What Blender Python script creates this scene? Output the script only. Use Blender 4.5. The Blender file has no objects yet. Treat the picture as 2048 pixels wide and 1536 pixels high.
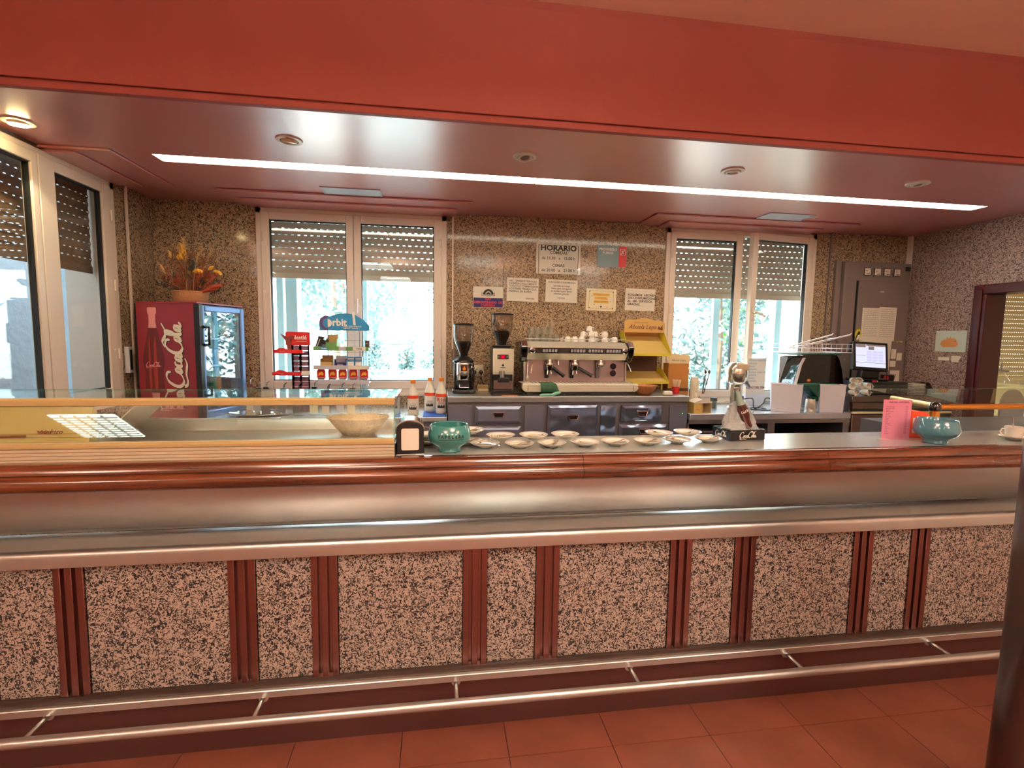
import bpy, math, random
from mathutils import Matrix, Vector
random.seed(7)
S = bpy.context.scene
COL = S.collection
PI = math.pi

# ------------------------------------------------------------------ camera, world, sun, exposure
def setup():
    f, yaw, pit, roll = 998.2, math.radians(8.38), math.radians(5.267), math.radians(-0.87)
    F = Vector((math.sin(yaw)*math.cos(pit), math.cos(yaw)*math.cos(pit), -math.sin(pit)))
    R = Vector((math.cos(yaw), -math.sin(yaw), 0)); D = F.cross(R)
    c, s = math.cos(roll), math.sin(roll)
    X = c*R + s*D; Y = -(-s*R + c*D); Z = -F
    cam = bpy.data.cameras.new('camera'); cam.sensor_width = 36; cam.lens = f/2048*36
    cam.clip_start = 0.02; cam.clip_end = 200
    o = bpy.data.objects.new('camera', cam); COL.objects.link(o)
    o.matrix_world = Matrix(((X.x, Y.x, Z.x, 0), (X.y, Y.y, Z.y, 0), (X.z, Y.z, Z.z, 1.55), (0, 0, 0, 1)))
    S.camera = o
    w = bpy.data.worlds.new('daylight'); S.world = w; w.use_nodes = True
    bg = w.node_tree.nodes['Background']
    bg.inputs[0].default_value = (0.76, 0.89, 1.0, 1); bg.inputs[1].default_value = 8.5
    sun = bpy.data.lights.new('sun', 'SUN'); sun.energy = 8.0; sun.angle = 0.02; sun.color = (1, .95, .86)
    so = bpy.data.objects.new('sun', sun); COL.objects.link(so)
    so.rotation_euler = Vector((0.75, 0.45, -0.9)).to_track_quat('-Z', 'Y').to_euler()
    S.view_settings.view_transform = 'Standard'; S.view_settings.look = 'None'
    S.view_settings.gamma = 1; S.view_settings.use_curve_mapping = False
    S.view_settings.exposure = 0.9
    S.cycles.use_denoising = True
    S.cycles.max_bounces = 9; S.cycles.diffuse_bounces = 4; S.cycles.glossy_bounces = 4
    S.cycles.transparent_max_bounces = 24; S.cycles.transmission_bounces = 6
    S.cycles.sample_clamp_indirect = 6
    S.cycles.caustics_reflective = False; S.cycles.caustics_refractive = False
setup()
LAMP = 15.0      # fluorescent panels of the room
STRIP = 10.0     # fluorescent strip over the bar

# ------------------------------------------------------------------ materials
def C(r, g, b):
    return tuple(((v/255)/12.92 if v/255 <= .04045 else ((v/255+.055)/1.055)**2.4) for v in (r, g, b))
def newmat(name):
    m = bpy.data.materials.new(name); m.use_nodes = True
    return m, m.node_tree, m.node_tree.nodes['Principled BSDF']
def mat(name, rgb, rough=.5, metal=0, coat=0, spec=.5, emit=None, es=1, trans=0, var=0, vs=8, bump=0, bs=60, alpha=1, ior=None, stretch=None):
    m, nt, b = newmat(name); c = C(*rgb)
    b.inputs['Base Color'].default_value = (*c, 1); b.inputs['Roughness'].default_value = rough
    b.inputs['Metallic'].default_value = metal; b.inputs['Coat Weight'].default_value = coat
    b.inputs['Coat Roughness'].default_value = .06
    b.inputs['Specular IOR Level'].default_value = spec
    if trans: b.inputs['Transmission Weight'].default_value = trans
    if ior: b.inputs['IOR'].default_value = ior
    if emit: b.inputs['Emission Color'].default_value = (*C(*emit), 1); b.inputs['Emission Strength'].default_value = es
    if var or bump:
        tc = nt.nodes.new('ShaderNodeTexCoord'); src = tc.outputs['Object']
        if stretch:
            mp = nt.nodes.new('ShaderNodeMapping'); mp.inputs['Scale'].default_value = stretch
            nt.links.new(src, mp.inputs[0]); src = mp.outputs[0]
    if var:
        n = nt.nodes.new('ShaderNodeTexNoise'); n.inputs['Scale'].default_value = vs; n.inputs['Detail'].default_value = 5
        nt.links.new(src, n.inputs['Vector'])
        mx = nt.nodes.new('ShaderNodeMix'); mx.data_type = 'RGBA'
        mx.inputs[6].default_value = (*[x*(1-var) for x in c], 1); mx.inputs[7].default_value = (*[min(1, x*(1+var)) for x in c], 1)
        rp = nt.nodes.new('ShaderNodeValToRGB'); rp.color_ramp.elements[0].position = .3; rp.color_ramp.elements[1].position = .7
        nt.links.new(n.outputs[0], rp.inputs[0]); nt.links.new(rp.outputs[0], mx.inputs[0]); nt.links.new(mx.outputs[2], b.inputs['Base Color'])
    if bump:
        n2 = nt.nodes.new('ShaderNodeTexNoise'); n2.inputs['Scale'].default_value = bs; n2.inputs['Detail'].default_value = 3
        nt.links.new(src, n2.inputs['Vector'])
        bp = nt.nodes.new('ShaderNodeBump'); bp.inputs['Strength'].default_value = bump; bp.inputs['Distance'].default_value = .01
        nt.links.new(n2.outputs[0], bp.inputs['Height']); nt.links.new(bp.outputs[0], b.inputs['Normal'])
    return m
def stone(name, light, mid, dark, scale, rough=.12):
    """polished aggregate stone: short dark curls on a tan ground"""
    m, nt, b = newmat(name)
    tc = nt.nodes.new('ShaderNodeTexCoord')
    g = nt.nodes.new('ShaderNodeNewGeometry')
    n = nt.nodes.new('ShaderNodeTexNoise'); n.inputs['Scale'].default_value = scale; n.inputs['Detail'].default_value = 2.5
    n.inputs['Distortion'].default_value = 1.6
    nt.links.new(g.outputs['Position'], n.inputs['Vector'])
    r = nt.nodes.new('ShaderNodeValToRGB'); e = r.color_ramp.elements
    e[0].position = .425; e[0].color = (*C(*dark), 1); e[1].position = .535; e[1].color = (*C(*light), 1)
    q = e.new(.475); q.color = (*C(*mid), 1)
    nt.links.new(n.outputs[0], r.inputs[0])
    n3 = nt.nodes.new('ShaderNodeTexNoise'); n3.inputs['Scale'].default_value = scale*.12
    nt.links.new(g.outputs['Position'], n3.inputs['Vector'])
    mx = nt.nodes.new('ShaderNodeMix'); mx.data_type = 'RGBA'; mx.blend_type = 'MULTIPLY'; mx.inputs[0].default_value = .35
    nt.links.new(r.outputs[0], mx.inputs[6]); nt.links.new(n3.outputs[1], mx.inputs[7])
    nt.links.new(r.outputs[0], b.inputs['Base Color'])
    b.inputs['Roughness'].default_value = rough; b.inputs['Specular IOR Level'].default_value = .34
    return m
def wood(name, a, bcol, scale=3):
    m, nt, b = newmat(name)
    g = nt.nodes.new('ShaderNodeNewGeometry')
    mp = nt.nodes.new('ShaderNodeMapping'); mp.inputs['Scale'].default_value = (.9, 14, 14)
    nt.links.new(g.outputs['Position'], mp.inputs[0])
    n = nt.nodes.new('ShaderNodeTexNoise'); n.inputs['Scale'].default_value = scale; n.inputs['Detail'].default_value = 7; n.inputs['Distortion'].default_value = .7
    nt.links.new(mp.outputs[0], n.inputs['Vector'])
    r = nt.nodes.new('ShaderNodeValToRGB'); e = r.color_ramp.elements
    e[0].position = .34; e[0].color = (*C(*bcol), 1); e[1].position = .66; e[1].color = (*C(*a), 1)
    nt.links.new(n.outputs[0], r.inputs[0]); nt.links.new(r.outputs[0], b.inputs['Base Color'])
    b.inputs['Roughness'].default_value = .16; b.inputs['Coat Weight'].default_value = .8; b.inputs['Coat Roughness'].default_value = .05
    return m
def brushed(name, rgb, rough, wave=0, metal=1):
    m, nt, b = newmat(name)
    b.inputs['Base Color'].default_value = (*C(*rgb), 1); b.inputs['Metallic'].default_value = metal
    g = nt.nodes.new('ShaderNodeNewGeometry'); mp = nt.nodes.new('ShaderNodeMapping')
    mp.inputs['Scale'].default_value = (1, 6, 6); nt.links.new(g.outputs['Position'], mp.inputs[0])
    n = nt.nodes.new('ShaderNodeTexNoise'); n.inputs['Scale'].default_value = 4; nt.links.new(mp.outputs[0], n.inputs['Vector'])
    mr = nt.nodes.new('ShaderNodeMapRange'); mr.inputs[3].default_value = rough*.92; mr.inputs[4].default_value = rough*1.12
    nt.links.new(n.outputs[0], mr.inputs[0]); nt.links.new(mr.outputs[0], b.inputs['Roughness'])
    if wave:
        n2 = nt.nodes.new('ShaderNodeTexNoise'); n2.inputs['Scale'].default_value = 7; n2.inputs['Detail'].default_value = 1
        nt.links.new(g.outputs['Position'], n2.inputs['Vector'])
        bp = nt.nodes.new('ShaderNodeBump'); bp.inputs['Strength'].default_value = wave; bp.inputs['Distance'].default_value = .03
        nt.links.new(n2.outputs[0], bp.inputs['Height']); nt.links.new(bp.outputs[0], b.inputs['Normal'])
    return m
def thinglass(name, tint=(1, 1, 1), refl=1.0):
    """thin pane: see-through sheet with Fresnel reflection"""
    m = bpy.data.materials.new(name); m.use_nodes = True; nt = m.node_tree; nt.nodes.clear()
    o = nt.nodes.new('ShaderNodeOutputMaterial'); t = nt.nodes.new('ShaderNodeBsdfTransparent'); g = nt.nodes.new('ShaderNodeBsdfGlossy')
    t.inputs[0].default_value = (*tint, 1); g.inputs['Roughness'].default_value = .01; g.inputs[0].default_value = (.95, 1, .98, 1)
    fr = nt.nodes.new('ShaderNodeLayerWeight'); fr.inputs[0].default_value = .5
    pw = nt.nodes.new('ShaderNodeMath'); pw.operation = 'POWER'; pw.inputs[1].default_value = 4.5
    nt.links.new(fr.outputs['Facing'], pw.inputs[0])
    mu = nt.nodes.new('ShaderNodeMath'); mu.operation = 'MULTIPLY_ADD'; mu.inputs[1].default_value = .8; mu.inputs[2].default_value = .04*refl; mu.use_clamp = True
    mx = nt.nodes.new('ShaderNodeMixShader')
    nt.links.new(pw.outputs[0], mu.inputs[0]); nt.links.new(mu.outputs[0], mx.inputs[0])
    nt.links.new(t.outputs[0], mx.inputs[1]); nt.links.new(g.outputs[0], mx.inputs[2]); nt.links.new(mx.outputs[0], o.inputs[0])
    return m
def emis(name, rgb, k):
    m = bpy.data.materials.new(name); m.use_nodes = True; nt = m.node_tree; nt.nodes.clear()
    o = nt.nodes.new('ShaderNodeOutputMaterial'); e = nt.nodes.new('ShaderNodeEmission')
    e.inputs[0].default_value = (*C(*rgb), 1); e.inputs[1].default_value = k; nt.links.new(e.outputs[0], o.inputs[0])
    return m

M = {}
M['stone_bar'] = stone('polished_tan_stone', (162, 148, 138), (98, 88, 82), (42, 40, 42), 92, .16)
M['stone_wall'] = stone('wall_stone', (184, 162, 130), (134, 114, 90), (76, 62, 52), 84, .10)
M['stone_side_shade'] = stone('shaded_side_wall_stone', (176, 154, 146), (140, 118, 112), (88, 72, 70), 84, .2)  # the wall stone again, purple grey of the shade put into its colours
M['ceil_red'] = mat('glossy_red_ceiling', (200, 112, 112), .34, spec=1.0, coat=.9, ior=1.75, var=.05, vs=2)
M['fascia_red'] = mat('matt_red_paint', (154, 74, 66), .65, var=.04, vs=3)
M['ceil_main'] = mat('salmon_ceiling_paint', (248, 200, 178), .8, var=.03, vs=2)
M['wall_room'] = mat('cream_wall_paint', (228, 218, 204), .8)
M['floor'] = mat('terracotta_floor', (120, 68, 52), .3, var=.16, vs=5, bump=.02, bs=30)
M['grout'] = mat('dark_grout', (60, 26, 20), .8)
M['steel'] = brushed('brushed_steel', (200, 200, 196), .3, metal=.9)
M['steel_dark'] = brushed('dark_brushed_steel', (140, 138, 142), .34, metal=.8)
M['steel_top'] = brushed('worktop_steel', (216, 222, 218), .22, metal=.55)
M['steel_wave'] = brushed('wavy_polished_steel', (166, 182, 212), .16, wave=.9, metal=.85)  # bluish base colour carries the window light on the counter fronts
M['chrome'] = mat('chrome', (225, 222, 215), .1, metal=1)
M['pilaster'] = mat('bronze_steel', (146, 104, 98), .24, metal=.95)
M['gold'] = mat('gold_anodised_aluminium', (222, 204, 144), .34, metal=.5)
M['gold_pale'] = mat('champagne_aluminium', (214, 200, 170), .42, metal=.4)
M['wood'] = wood('varnished_mahogany', (108, 56, 30), (66, 32, 18))
M['white_frame'] = mat('white_lacquered_aluminium', (226, 214, 198), .35)
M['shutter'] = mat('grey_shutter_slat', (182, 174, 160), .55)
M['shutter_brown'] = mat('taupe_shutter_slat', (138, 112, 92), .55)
M['rubber'] = mat('black_gasket', (20, 20, 22), .6)
M['glass'] = thinglass('window_glass', (.96, .98, .98))
M['glass_case'] = thinglass('case_glass', (.88, .94, .92), .8)
M['glass_edge'] = mat('green_glass_edge', (110, 170, 150), .15, trans=.5)
M['drink_glass'] = thinglass('tumbler_glass', (.96, .975, .965), 1.8)
M['ice'] = mat('moulded_clear_plastic', (240, 248, 244), .1, trans=.5, bump=.9, bs=55, ior=1.35)
M['white'] = mat('white_porcelain', (236, 232, 220), .16, coat=.4)
M['white_plastic'] = mat('white_plastic', (226, 228, 234), .35)
M['paper'] = mat('white_paper', (226, 220, 204), .8)
M['black'] = mat('black_plastic', (16, 16, 18), .3)
M['black_gloss'] = mat('black_gloss', (12, 12, 14), .12, coat=.5)
M['ink'] = mat('black_ink', (34, 32, 30), .7)
M['inkgrey'] = mat('grey_ink', (120, 116, 104), .8)
M['teal'] = mat('teal_glazed_ceramic', (62, 132, 130), .12, coat=.6, var=.08, vs=12)
M['red_side'] = mat('red_vinyl', (134, 34, 48), .35, var=.1, vs=3)
M['red'] = mat('red_plastic', (206, 32, 36), .4)
M['cola'] = mat('dark_cola', (62, 16, 12), .12, coat=.5)
M['white_ink'] = mat('white_ink', (240, 236, 226), .6)
M['script_ink'] = mat('cream_script_ink', (226, 222, 200), .5)
M['yellow_card'] = mat('yellow_card', (202, 176, 100), .7)
M['yellow_side'] = mat('bright_yellow_card', (214, 200, 60), .7)
M['brown_card'] = mat('brown_cardboard', (182, 126, 62), .8)
M['darkbrown'] = mat('dark_brown_card', (74, 48, 34), .8)
M['cream'] = mat('cream_plastic', (232, 222, 186), .45)
M['blue'] = mat('orbit_blue', (28, 140, 196), .4)
M['navy'] = mat('navy_ink', (22, 22, 92), .6)
M['skyblue'] = mat('sky_blue_print', (90, 160, 196), .6)
M['purple'] = mat('mauve_metal', (128, 98, 116), .4)
M['orange'] = mat('orange_plastic', (240, 140, 40), .4)
M['orange_red'] = mat('orange_red_plastic', (236, 78, 40), .35)
M['green'] = mat('dark_green_plastic', (14, 74, 58), .25)
M['green_cloth'] = mat('green_cloth', (62, 104, 76), .9, bump=.4, bs=150)
M['mint'] = mat('mint_cloth', (132, 198, 168), .9, bump=.4, bs=150)
M['pink'] = mat('pink_paper', (226, 140, 166), .7)
M['wicker'] = mat('pale_wicker', (222, 190, 130), .6, bump=.8, bs=120)
M['wicker_brown'] = mat('brown_wicker', (196, 132, 82), .6, bump=.8, bs=120)
M['grey_metal'] = mat('grey_painted_metal', (122, 110, 106), .45)
M['door_wood'] = mat('dark_red_door_frame', (72, 16, 22), .35, var=.1, vs=9)
M['cloth_yellow'] = mat('pale_tablecloth', (228, 214, 162), .85)
M['dining_wall'] = mat('dining_wall_paint', (226, 214, 176), .8)
M['leaf'] = mat('pale_green_leaves', (92, 122, 118), .7, var=.4, vs=1.2)
M['leaf2'] = mat('fresh_green_leaves', (96, 160, 60), .7, var=.3, vs=1.2)
M['bark'] = mat('bark', (110, 96, 82), .9, bump=.6, bs=20)
M['stucco'] = mat('white_stucco', (206, 214, 222), .9, bump=1, bs=14)
M['ext_white'] = mat('white_render', (216, 232, 236), .8)
M['ground'] = mat('pale_ground', (196, 190, 176), .9, var=.1, vs=1)
M['bluegrey'] = mat('blue_grey_metal', (92, 126, 172), .3, metal=.3)
M['fridge_in'] = mat('fridge_liner', (120, 140, 170), .4)
M['tube_core'] = emis('fluorescent_strip_light', (255, 243, 214), STRIP)
M['panel_light'] = emis('fluorescent_panel_light', (252, 250, 232), LAMP)
M['spot_on'] = emis('lit_spot_bulb', (255, 226, 160), 30)
M['screen'] = emis('lit_screen', (206, 206, 226), .75)
M['led'] = emis('red_led', (255, 10, 50), 2.0)
M['ledgreen'] = emis('green_led', (60, 255, 120), 1.5)
M['fridge_lamp'] = emis('fridge_lamp', (190, 215, 255), 1.2)
M['smoke'] = thinglass('smoked_plastic', (.16, .14, .15), 1.4)
M['hopper'] = thinglass('smoky_hopper_plastic', (.72, .66, .6), 2.2)
M['beans'] = mat('coffee_beans', (30, 18, 14), .35, bump=1, bs=140)
M['milk'] = mat('milk_white_plastic', (226, 224, 206), .4)
M['strawred'] = mat('rust_dyed_grass', (150, 62, 36), .8)
M['straw'] = mat('dried_straw', (196, 158, 96), .8)
M['petal'] = mat('yellow_dried_petal', (214, 164, 52), .8)
M['darkleaf'] = mat('dark_dried_leaf', (52, 56, 50), .8)
M['gold_tube'] = mat('orange_gold_tube', (236, 158, 62), .22, metal=.8)

# ------------------------------------------------------------------ mesh helpers
class B:
    """collects shapes, then builds ONE mesh object"""
    def __init__(s): s.v = []; s.f = []
    def add(s, vs, fs):
        n = len(s.v); s.v += [tuple(v) for v in vs]; s.f += [tuple(i+n for i in f) for f in fs]; return s
    def box(s, x0, x1, y0, y1, z0, z1):
        return s.add([(x0, y0, z0), (x1, y0, z0), (x1, y1, z0), (x0, y1, z0), (x0, y0, z1), (x1, y0, z1), (x1, y1, z1), (x0, y1, z1)],
                     [(0, 3, 2, 1), (4, 5, 6, 7), (0, 1, 5, 4), (1, 2, 6, 5), (2, 3, 7, 6), (3, 0, 4, 7)])
    def lathe(s, prof, c=(0, 0, 0), seg=24, sx=1, sy=1, ripple=0, rn=12):
        n = len(prof); vs = []; fs = []
        for i in range(seg):
            a = 2*PI*i/seg
            for r, z in prof:
                rr = r*(1+ripple*math.cos(rn*a))
                vs.append((c[0]+rr*math.cos(a)*sx, c[1]+rr*math.sin(a)*sy, c[2]+z))
        for i in range(seg):
            j = (i+1) % seg
            for k in range(n-1): fs.append((i*n+k, j*n+k, j*n+k+1, i*n+k+1))
        if prof[0][0] > 1e-6: fs.append(tuple(reversed([i*n for i in range(seg)])))
        if prof[-1][0] > 1e-6: fs.append(tuple(i*n+n-1 for i in range(seg)))
        return s.add(vs, fs)
    def shell(s, prof, c=(0, 0, 0), seg=24, sx=1, sy=1, ripple=0, rn=12):
        """open lathe without caps"""
        n = len(prof); vs = []; fs = []
        for i in range(seg):
            a = 2*PI*i/seg
            for r, z in prof:
                rr = r*(1+ripple*math.cos(rn*a))
                vs.append((c[0]+rr*math.cos(a)*sx, c[1]+rr*math.sin(a)*sy, c[2]+z))
        for i in range(seg):
            j = (i+1) % seg
            for k in range(n-1): fs.append((i*n+k, j*n+k, j*n+k+1, i*n+k+1))
        return s.add(vs, fs)
    def tube(s, pts, r, seg=8, r2=None):
        P_ = [Vector(p) for p in pts]; n = len(P_); vs = []; fs = []
        up = Vector((0, 0, 1))
        t0 = (P_[1]-P_[0]).normalized()
        if abs(t0.z) > .9: up = Vector((1, 0, 0))
        u = t0.cross(up).normalized()
        for i, p in enumerate(P_):
            t = ((P_[min(i+1, n-1)]-P_[max(i-1, 0)])).normalized()
            u = (u - t*u.dot(t)).normalized(); w = t.cross(u)
            rr = r if r2 is None else r+(r2-r)*i/(n-1)
            for k in range(seg):
                a = 2*PI*k/seg; q = p+u*math.cos(a)*rr+w*math.sin(a)*rr; vs.append(tuple(q))
        for i in range(n-1):
            for k in range(seg):
                l = (k+1) % seg; fs.append((i*seg+k, i*seg+l, (i+1)*seg+l, (i+1)*seg+k))
        fs.append(tuple(reversed(range(seg)))); fs.append(tuple((n-1)*seg+k for k in range(seg)))
        return s.add(vs, fs)
    def prism(s, poly, a, b, plane='yz'):
        """extrude polygon along the remaining axis from a to b"""
        n = len(poly)
        def P3(u, v, t): return (t, u, v) if plane == 'yz' else ((u, t, v) if plane == 'xz' else (u, v, t))
        vs = [P3(u, v, a) for u, v in poly]+[P3(u, v, b) for u, v in poly]
        fs = [tuple(reversed(range(n))), tuple(range(n, 2*n))]+[(i, (i+1) % n, n+(i+1) % n, n+i) for i in range(n)]
        return s.add(vs, fs)
    def quad(s, *p): return s.add(p, [tuple(range(len(p)))])
    def sphere(s, c, r, seg=16, rings=10, sz=1):
        prof = [(max(1e-7, r*math.sin(PI*i/rings)), -r*math.cos(PI*i/rings)*sz) for i in range(rings+1)]
        prof[0] = (0, -r*sz); prof[-1] = (0, r*sz)
        return s.lathe(prof, c, seg)
    def xf(s, m, start=0):
        for i in range(start, len(s.v)): s.v[i] = tuple(m @ Vector(s.v[i]))
        return s
def obj(name, b, m, parent=None, label=None, bev=0, smooth=40, kind=None, loc=None, rot=None):
    me = bpy.data.meshes.new(name); me.from_pydata(b.v, [], b.f); me.validate(); me.update()
    import bmesh
    bm = bmesh.new(); bm.from_mesh(me); bmesh.ops.recalc_face_normals(bm, faces=bm.faces); bm.to_mesh(me); bm.free()
    if smooth:
        me.shade_smooth(); me.set_sharp_from_angle(angle=math.radians(smooth))
    me.materials.append(M[m] if isinstance(m, str) else m)
    o = bpy.data.objects.new(name, me); COL.objects.link(o)
    if parent: o.parent = parent
    if loc: o.location = loc
    if rot: o.rotation_euler = rot
    if label: o['label'] = label
    if kind: o['kind'] = kind
    if bev:
        md = o.modifiers.new('bevel', 'BEVEL'); md.width = bev; md.segments = 2; md.limit_method = 'ANGLE'; md.angle_limit = .6
    return o
def thing(name, label, cat, loc=(0, 0, 0), rz=0, group=None, kind=None):
    o = bpy.data.objects.new(name, None); COL.objects.link(o); o.empty_display_size = .05
    o.location = loc; o.rotation_euler = (0, 0, rz); o['label'] = label; o['category'] = cat
    if group: o['group'] = group
    if kind: o['kind'] = kind
    return o
def tag(o, label, cat, group=None):
    o['label'] = label; o['category'] = cat
    if group: o['group'] = group
    return o
def struct(name, b, m, **k):
    o = obj(name, b, m, **k); o['kind'] = 'structure'; return o
def sroot(name, loc=(0, 0, 0)):
    o = bpy.data.objects.new(name, None); COL.objects.link(o); o.location = loc; o['kind'] = 'structure'; o.empty_display_size = .05
    return o
def dup(root, loc, rz=0, label=None, scale=None):
    r = root.copy(); COL.objects.link(r); r.location = loc; r.rotation_euler = (0, 0, rz)
    if label: r['label'] = label
    if scale: r.scale = (scale,)*3
    for ch in list(root.children):
        c = ch.copy(); COL.objects.link(c); c.parent = r
        for g in list(ch.children):
            d = g.copy(); COL.objects.link(d); d.parent = c
    return r
RX = (PI/2, 0, 0)
def text(s, size, m, parent, loc, rot=RX, align='CENTER', name='lettering', shear=0, bold=0, sx=1, sp=1, label=None):
    cu = bpy.data.curves.new('t', 'FONT'); cu.body = s; cu.size = size; cu.align_x = align; cu.align_y = 'CENTER'
    cu.shear = shear; cu.offset = bold; cu.space_line = sp; cu.resolution_u = 2
    t = bpy.data.objects.new('t', cu); COL.objects.link(t)
    me = bpy.data.meshes.new_from_object(t); bpy.data.objects.remove(t); bpy.data.curves.remove(cu)
    me.name = name; me.materials.clear(); me.materials.append(M[m])
    o = bpy.data.objects.new(name, me); COL.objects.link(o); o.location = loc; o.rotation_euler = rot; o.scale = (sx, 1, 1)
    if parent: o.parent = parent
    if label: o['label'] = label
    return o
def rrect(x0, x1, z0, z1, r, n=5, corners=(1, 1, 1, 1)):
    pts = []
    for (cx, cz, a0, on) in ((x1-r, z1-r, 0, corners[0]), (x0+r, z1-r, PI/2, corners[1]), (x0+r, z0+r, PI, corners[2]), (x1-r, z0+r, 1.5*PI, corners[3])):
        if on: pts += [(cx+r*math.cos(a0+PI/2*i/n), cz+r*math.sin(a0+PI/2*i/n)) for i in range(n+1)]
        else: pts.append((cx+r*(1 if cx > (x0+x1)/2 else -1), cz+r*(1 if cz > (z0+z1)/2 else -1)))
    return pts
# ---- flowing script logo as flat ribbons (x right, z up, facing -y)
def catmull(p, n=6):
    out = []
    for i in range(len(p)-1):
        a, b, c, d = p[max(i-1, 0)], p[i], p[i+1], p[min(i+2, len(p)-1)]
        for k in range(n):
            t = k/n
            out.append(tuple(.5*((2*b[j])+(-a[j]+c[j])*t+(2*a[j]-5*b[j]+4*c[j]-d[j])*t*t+(-a[j]+3*b[j]-3*c[j]+d[j])*t**3) for j in (0, 1)))
    out.append(p[-1]); return out
def oval(cx, cy, rx, ry, a0=60, a1=420, n=12, sl=.25):
    return [(cx+rx*math.cos(math.radians(a0+(a1-a0)*i/n))+sl*ry*math.sin(math.radians(a0+(a1-a0)*i/n)), cy+ry*math.sin(math.radians(a0+(a1-a0)*i/n))) for i in range(n+1)]
SCRIPT = [[(.86, .74), (.84, .93), (.62, 1.0), (.34, .86), (.12, .5), (.1, .16), (.34, -.04), (.66, .06), (.86, .3)],
          [(.34, -.04), (.1, -.12), (.3, -.28), (.8, -.2), (1.3, -.26), (1.62, -.14)],
          oval(.96, .25, .1, .2), oval(1.3, .25, .11, .2, 50, 320), [(1.3, .05), (1.42, .1), (1.52, .25)],
          oval(1.6, .25, .1, .2), [(1.78, .45), (1.7, .1), (1.78, .03), (1.88, .12)],
          [(1.86, .5), (1.94, .58)],
          [(2.6, .72), (2.6, .92), (2.36, 1.0), (2.1, .84), (1.92, .5), (1.92, .16), (2.14, -.02), (2.4, .06), (2.56, .26)],
          [(2.2, 1.0), (2.5, 1.16), (2.8, 1.0), (3.1, .98), (3.5, 1.2)],
          oval(2.66, .25, .1, .2), [(2.76, .2), (2.98, .5), (3.08, .9), (2.98, .98), (2.9, .6), (2.9, .12), (3.0, .04), (3.1, .14)],
          oval(3.22, .25, .1, .2), [(3.4, .45), (3.32, .1), (3.42, .03), (3.56, .16)]]
def script(size, pen=.12):
    """the flowing two-word script of the soft-drink labels; width about 3.5*size"""
    b = B(); W = pen*size
    for st in SCRIPT:
        pts = catmull([(x*size, y*size) for x, y in st], 4); n = len(pts); vs = []; fs = []
        for i, (x, y) in enumerate(pts):
            a = pts[max(i-1, 0)]; c = pts[min(i+1, n-1)]; dx, dy = c[0]-a[0], c[1]-a[1]; L = math.hypot(dx, dy) or 1
            w = W*(.34+.66*abs(dy*.9-dx*.3)/L)*(.45+.55*min(1, 4*min(i, n-1-i)/(n-1)+.15))
            nx, ny = -dy/L*w/2, dx/L*w/2
            vs += [(x+nx, 0, y+ny), (x-nx, 0, y-ny)]
        for i in range(n-1): fs.append((2*i, 2*i+1, 2*i+3, 2*i+2))
        b.add(vs, fs)
    for i, v in enumerate(b.v): b.v[i] = (v[0], -.0002*(i % 7), v[2])
    return b
M['plinth_bronze'] = mat('dark_bronze_plinth', (96, 62, 58), .3, metal=.6)
M['yellow_enamel'] = mat('cream_yellow_enamel', (222, 190, 112), .35)
M['print_brown'] = mat('brown_print', (110, 62, 34), .6)
M['teal_blue'] = mat('blue_teal_glaze', (70, 122, 136), .12, coat=.6, var=.08, vs=12)
M['ink_plum'] = mat('plum_ink', (120, 50, 84), .7)
M['pale_glass'] = mat('pale_green_glass', (176, 208, 190), .08, coat=.5, trans=.4)
M['gold_pale_bright'] = mat('pale_gold_tube', (250, 226, 170), .3, metal=.7)
M['steel_post'] = mat('post_steel', (120, 110, 112), .3, metal=1)
M['steel_dark2'] = brushed('satin_dark_steel', (146, 152, 172), .33, metal=.75)  # blue of the window light tinted into this steel
M['steel_wave2'] = brushed('pressed_polished_steel', (144, 152, 176), .22, wave=.5, metal=.8)  # window light tinted blue into the base colour here too
M['steel_black'] = mat('shadowed_recess_steel', (60, 60, 66), .35, metal=1)
M['steel_top2'] = brushed('pale_worktop_steel', (206, 212, 222), .25, metal=.7)
M['steel_warm'] = brushed('warm_brown_steel', (128, 110, 104), .34)
M['glass_door'] = thinglass('fridge_door_glass', (.80, .9, .97), 2.5)
M['cola_print'] = mat('printed_cola_brown', (96, 22, 24), .35)
M['cola_light'] = mat('printed_cola_highlight', (150, 44, 34), .35)
M['salmon'] = mat('salmon_ink', (216, 142, 136), .5)
M['green_glass'] = mat('green_bottle_glass', (60, 120, 66), .1, coat=.5)
M['clear_blue'] = thinglass('clear_blue_plastic', (.74, .84, .92), 3)
M['wicker_tan'] = mat('tan_basket', (176, 128, 86), .7, bump=.6, bs=90)
M['straw_dark'] = mat('brown_dried_grass', (124, 84, 54), .85)
M['brown_dark_red'] = mat('dull_red_ribbon', (120, 50, 46), .6)
M['purple_print'] = mat('purple_print', (84, 60, 120), .5)
M['steel_grey'] = mat('grey_wire', (130, 132, 138), .35, metal=.7)
M['green_print'] = mat('green_print', (96, 150, 84), .5)
M['kraft'] = mat('kraft_board', (178, 150, 92), .8)
M['kraft_dark'] = mat('kraft_board_inner', (146, 114, 66), .8)
M['yellow_print'] = mat('yellow_print', (250, 196, 60), .5)
M['mat_blue'] = mat('blue_rubber', (40, 96, 190), .5)
def catmull3(p, n=6):
    out = []; p = [Vector(q) for q in p]
    for i in range(len(p)-1):
        a, b, c, d = p[max(i-1, 0)], p[i], p[i+1], p[min(i+2, len(p)-1)]
        for k in range(n):
            t = k/n; out.append(.5*((2*b)+(-a+c)*t+(2*a-5*b+4*c-d)*t*t+(-a+3*b-3*c+d)*t**3))
    out.append(p[-1]); return out
M['print_grad'] = mat('grey_blue_print', (132, 158, 164), .6)
M['highlight'] = mat('orange_yellow_print', (226, 178, 72), .6)
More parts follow.
